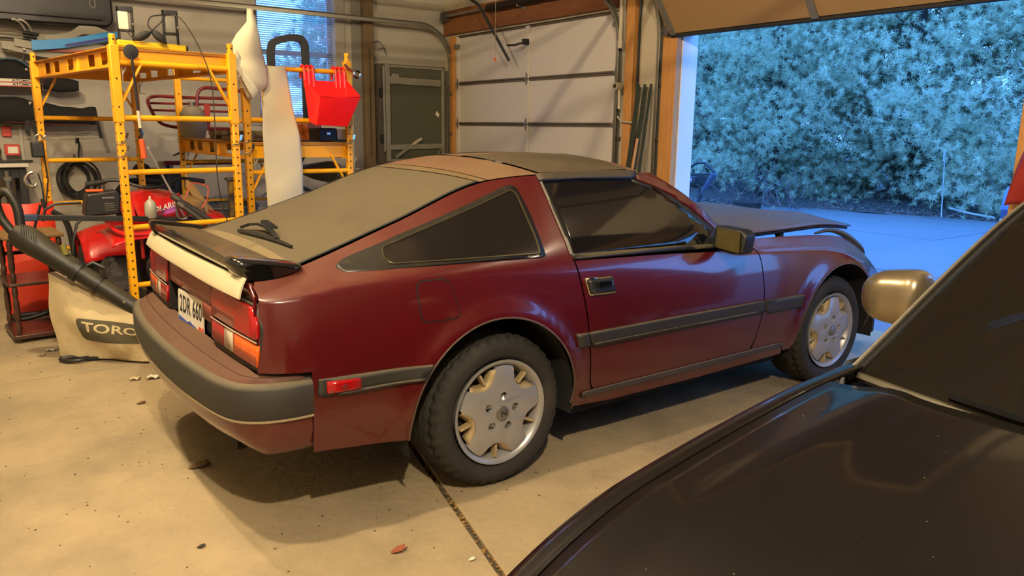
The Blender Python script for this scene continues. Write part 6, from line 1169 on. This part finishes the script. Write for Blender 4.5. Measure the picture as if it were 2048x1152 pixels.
# twig and leaf litter along the drive edge: uncountable
mb = MB()
for k in range(5200):
    y = R_.uniform(-1.5, 9.5); x = edge(y)+abs(R_.gauss(0, .55))+.02; s = R_.uniform(.012, .05); a = R_.uniform(0, 6.3); z = gz(x, y)+.012
    d = Vector((math.cos(a), math.sin(a), R_.uniform(-.1, .4)))*s; w = Vector((-math.sin(a), math.cos(a), R_.uniform(-.5, .5)))*s*R_.uniform(.12, .5); c = Vector((x, y, z)); mb.add([c-d, c-w, c+d, c+w], [(0, 1, 2, 3)])
o = mb.obj('leaf_litter', mat('litter_leaf', '#8a7a74', .9, var=.6, scale=9), smooth=False); tag(o, 'dry leaf and twig litter along the driveway edge', 'leaf litter'); o['kind'] = 'stuff'
# ---------------------------------------------------------------- pines: trunk, boughs and needle tufts
def needle_mat(name, c):
    m = bpy.data.materials.new(name); m.use_nodes = True; MATS[name] = m; n = m.node_tree.nodes; l = m.node_tree.links; n.remove(n['Principled BSDF'])
    tcn = n.new('ShaderNodeTexCoord'); nz = n.new('ShaderNodeTexNoise'); nz.inputs['Scale'].default_value = 1.1; nz.inputs['Detail'].default_value = 4; l.new(tcn.outputs['Object'], nz.inputs['Vector'])
    mx = n.new('ShaderNodeMix'); mx.data_type = 'RGBA'; mx.inputs[6].default_value = tuple(x*.6 for x in c)+(1,); mx.inputs[7].default_value = tuple(min(1, x*1.35) for x in c)+(1,); l.new(nz.outputs['Fac'], mx.inputs[0])
    d = n.new('ShaderNodeBsdfDiffuse'); t = n.new('ShaderNodeBsdfTranslucent'); ms = n.new('ShaderNodeMixShader'); ms.inputs[0].default_value = .4
    l.new(mx.outputs[2], d.inputs[0]); l.new(mx.outputs[2], t.inputs[0]); l.new(d.outputs[0], ms.inputs[1]); l.new(t.outputs[0], ms.inputs[2]); l.new(ms.outputs[0], n['Material Output'].inputs[0]); return m
NEED = [needle_mat('needles', (.56, .60, .42)), needle_mat('needles_pale', (.68, .72, .53)), needle_mat('needles_deep', (.42, .45, .30))]
BARK = mat('bark', '#3b342e', .95, var=.5, scale=8, bump=.6, bscale=14, stretch=(4, 4, 1))
def tufts(C, D, S, rng, nn=34):
    """C centres, D directions, S sizes -> needle fans as one mesh (two tris per needle)"""
    K = len(C); C = np.repeat(C, nn, 0); D = np.repeat(D, nn, 0); S = np.repeat(S, nn)
    r = rng.normal(size=(K*nn, 3)); r /= np.linalg.norm(r, axis=1, keepdims=True)
    d = D*.45+r; d /= np.linalg.norm(d, axis=1, keepdims=True)
    L = S*rng.uniform(.7, 1.15, K*nn); w = np.cross(d, rng.normal(size=(K*nn, 3))); w /= np.linalg.norm(w, axis=1, keepdims=True)
    b = C+D*(S*rng.uniform(-.35, .35, K*nn))[:, None]; hw = (L*.115)[:, None]
    hw = (L*.055)[:, None]; V = np.empty((K*nn, 3, 3)); V[:, 0] = b+w*hw; V[:, 1] = b+d*L[:, None]; V[:, 2] = b-w*hw
    me = bpy.data.meshes.new('needle_tufts'); N = K*nn
    me.vertices.add(N*3); me.vertices.foreach_set('co', V.reshape(-1)); me.loops.add(N*3); me.loops.foreach_set('vertex_index', np.arange(N*3, dtype=np.int32)); me.polygons.add(N); me.polygons.foreach_set('loop_start', np.arange(0, N*3, 3, dtype=np.int32)); me.polygons.foreach_set('loop_total', np.full(N, 3, dtype=np.int32)); me.update(calc_edges=True); return me
def pine(label, base, H, Rr, nb, seed, mi, low=.25, lean=0.0, tsize=.095, dens=1.5, face=None):
    rng = np.random.RandomState(seed); t = thing('pine_tree', label, 'tree', base, 0, 'pines beyond the driveway' if base[1] < 16 and base[0] > 6 else None)
    tr_ = curve_pts([(0, 0, -.1), (.10*rng.randn()*.5, .06*rng.randn(), H*.3), (lean*.5, .1*rng.randn(), H*.62), (lean, .1*rng.randn(), H*.97)], 6)
    MB().tube(tr_, [.17*Rr/2*(1-i/(len(tr_)-1))+.015 for i in range(len(tr_))], 9).obj('trunk', BARK, t)
    C, D, S = [], [], []
    for k in range(nb):
        f = low+(1-low)*(k+.5)/nb; z = H*f; i = int(f*.97*(len(tr_)-1)); p0 = Vector(tr_[i]); a = k*2.399+rng.uniform(-.4, .4)
        if face is not None and rng.rand() < .55: a = face+rng.uniform(-1.3, 1.3)
        ln = Rr*(1.05-.75*max(0, f-.25)/.75)*rng.uniform(.75, 1.12); up = .10+.35*f-.25*(1-f)
        d = Vector((math.cos(a), math.sin(a), up)).normalized(); tip = p0+d*ln+Vector((0, 0, .12*ln)); mid = p0+d*ln*.5-Vector((0, 0, .08*ln)); path = curve_pts([p0, mid, tip], 4)
        MB().tube(path[:6], [.016*ln/2*(1-j/(len(path)))+.003 for j in range(6)], 5).obj('bough', BARK, t)
        m = int(62*dens*ln/1.6)
        for q in range(m):
            s = rng.uniform(.30, 1.02); j = min(int(s*8), 7); b = Vector(path[j]).lerp(Vector(path[j+1]), min(1, s*8-j)); sp_ = .36*ln*(1-.55*s)+.14
            off = Vector(rng.normal(size=3))*sp_*.62; off.z = abs(off.z)*.7-.08 if rng.rand() < .8 else off.z*.6; c = b+off
            C.append(c); dd = (off.normalized()*.8+d*.5+Vector((0, 0, .55))).normalized(); D.append(dd); S.append(tsize*rng.uniform(.75, 1.3))
    me = tufts(np.array(C), np.array(D), np.array(S), rng)
    TC[0] += len(me.polygons)
    o = link('needle_tufts', me, NEED[mi], t, False, fixn=False); o['kind'] = 'stuff'
    return t
TC = [0]
F0 = math.pi+.35
pine('tall pine right behind the low tub at left', (12.6, 7.1, 0), 8.5, 2.5, 46, 1, 0, low=.12, face=F0)
pine('dark pine filling the left edge of the opening', (13.4, 9.6, 0), 9, 2.8, 46, 2, 2, low=.10, face=F0)
pine('broad pale pine at the middle of the opening', (14.0, 4.9, 0), 8.8, 2.8, 58, 3, 1, low=.06, face=F0)
pine('pale pine in front at the right, boughs to the ground', (14.9, 2.2, 0), 9.0, 2.8, 58, 4, 1, low=.05, face=F0)
pine('dark pine at the right jamb of the opening', (15.8, -.4, 0), 9.5, 3.0, 50, 5, 0, low=.06, face=F0)
pine('deep green pine standing behind between the front pines', (16.4, 7.0, 0), 11, 3.2, 60, 6, 2, low=.08, face=F0, tsize=.19, dens=1.2)
pine('deep green pine farthest behind the middle of the opening', (17.6, 4.0, 0), 11.5, 3.4, 60, 7, 2, low=.08, face=F0, tsize=.19, dens=1.2)
pine('pine standing behind the right jamb among the others', (18.6, -.6, 0), 11.5, 3.4, 60, 8, 2, low=.08, face=F0, tsize=.19, dens=1.2)
pine('far pine at the left behind the dark one', (17.2, 11.5, 0), 11, 3.2, 50, 9, 2, low=.08, face=F0, tsize=.19, dens=1.1)
pine('pine standing outside the blinded window', (6.5, 15.5, 0), 6.0, 2.4, 30, 10, 0, low=.12, face=-1.6, tsize=.19, dens=1.1)
# bare twiggy shrub at the left under the pines
t = thing('bare_shrub', 'bare twiggy shrub under the pines behind the low tub', 'shrub', (11.3, 6.6, 0))
rng = np.random.RandomState(3); 
for k in range(46):
    a = rng.uniform(0, 6.28); l = rng.uniform(.5, 1.5); p = [Vector((.4*rng.randn()*.6, .7*rng.randn()*.8, 0))]
    for j in range(4): p.append(p[-1]+Vector((math.cos(a)*.25+.12*rng.randn(), math.sin(a)*.25+.12*rng.randn(), .24+.08*rng.randn()))*l*.8)
    MB().tube(curve_pts(p, 3), [.010*(1-.8*i/12)+.002 for i in range(13)], 4).obj('twig', mat('twig', '#6d6668', .9, var=.3), t)
# low tub, bent-handled machine, white stake, pipe, post and flag at the jamb
t = thing('planter_tub', 'wide low brown tub standing at the driveway edge', 'tub', (10.25, 5.77, -.02)); MB().lathe([(0, 0), (.235, 0), (.265, .15), (.28, .155), (.27, .165), (.25, .15), (.22, .03), (0, .02)], 36).obj('tub', mat('tub_brown', '#2c2420', .7, var=.2), t); MB().tube([(.275*math.cos(a), .275*math.sin(a), .16) for a in np.linspace(0, 2*math.pi, 37)[:-1]], .008, 6, closed=True).obj('tub_rim', 'tub_brown', t)
t = Th('power_tiller', 'blue tiller with an angular bar handle by the left jamb', 'machine', (8.2, 5.2, -.02)); BLK = mat('tiller_black', '#23242a', .5); BLU = mat('tiller_blue', '#4a5468', .5, .3)
V = lambda py, pz: (8.2, py, pz)
for nm, pts, r in (('handle_frame', [V(5.64, .60), V(5.56, .73), V(5.28, .905), V(5.24, .915), V(5.11, .915), V(5.07, .905), V(4.90, .78)], .020), ('cross_tube', [V(5.56, .715), V(5.2, .73), V(4.93, .75)], .018)): t.part(nm, MB().tube(pts, r, 8), BLK)
t.part('engine_hood', MB().box(V(5.38, .64), (.3, .42, .13)), BLK, bevel=.02); t.part('hood_plate', MB().box((8.045, 5.36, .645), (.01, .30, .055)), mat('plate_silver', '#8b8a92', .4, .4), bevel=.003); t.part('mast', MB().cyl(V(4.89, .76), V(5.08, .50), .050, .040, n=12), BLU); t.part('mast_tip', MB().cyl(V(5.08, .50), V(5.36, .10), .018, .012, n=8), BLU); t.part('joint', MB().box(V(5.16, .38), (.06, .07, .08), rx=.6), BLK, bevel=.008)
t.part('leg', MB().tube([V(5.38, .58), V(5.42, .2), V(5.44, -.02)], .018, 6), BLK); t.part('leg', MB().tube([(8.45, 5.4, .58), (8.5, 5.4, -.02)], .018, 6), BLK)
single('white_stake', MB().cyl((12.45, 3.30, -.02), (12.5, 3.40, 1.16), .011, .009, n=6).box((12.5, 3.40, 1.06), (.02, .03, .22), rx=-.03), mat('stake_white', '#c4c8cc', .5), (12.45, 3.3, 0), 'thin white stake standing before the right pine', 'stake')
single('white_pipe', MB().tube([(12.6, 3.25, .14), (12.6, 2.9, .08), (12.6, 2.5, .04)], .018, 6), 'stake_white', (12.5, 2.7, 0), 'white pipe lying at the foot of the right pine', 'pipe')
t = Th('blue_marker_post', 'blue capped post just outside the right jamb', 'post', (8.6, .80, -.02)); t.part('post', MB().cyl((8.6, .80, -.02), (8.6, .79, .54), .05, n=14), mat('post_blue', '#2f476e', .5)); t.part('cap', MB().lathe([(.055, .54), (.06, .56), (.045, .74), (.02, .81), (0, .815)], 14, 'z', (8.6, .79, 0)), mat('cap_blue', '#5f83c4', .4)); t.part('collar', MB().cyl((8.6, .79, .40), (8.6, .79, .43), .056, n=14), 'stake_white')
mb = MB().grid(lambda u, v: (XD-.12-.03*math.sin(5*u+2*v), -1.20+.055*v-.28*u, 1.33-.33*v+.02*math.sin(6*u)-.02*u), 12, 12)
single('red_cloth', mb, mat('cloth_red', '#8f2010', .8, var=.2, scale=5), (XD-.13, -1.2, .98), 'rust red cloth hanging on the right door jamb', 'cloth', solid=.003)
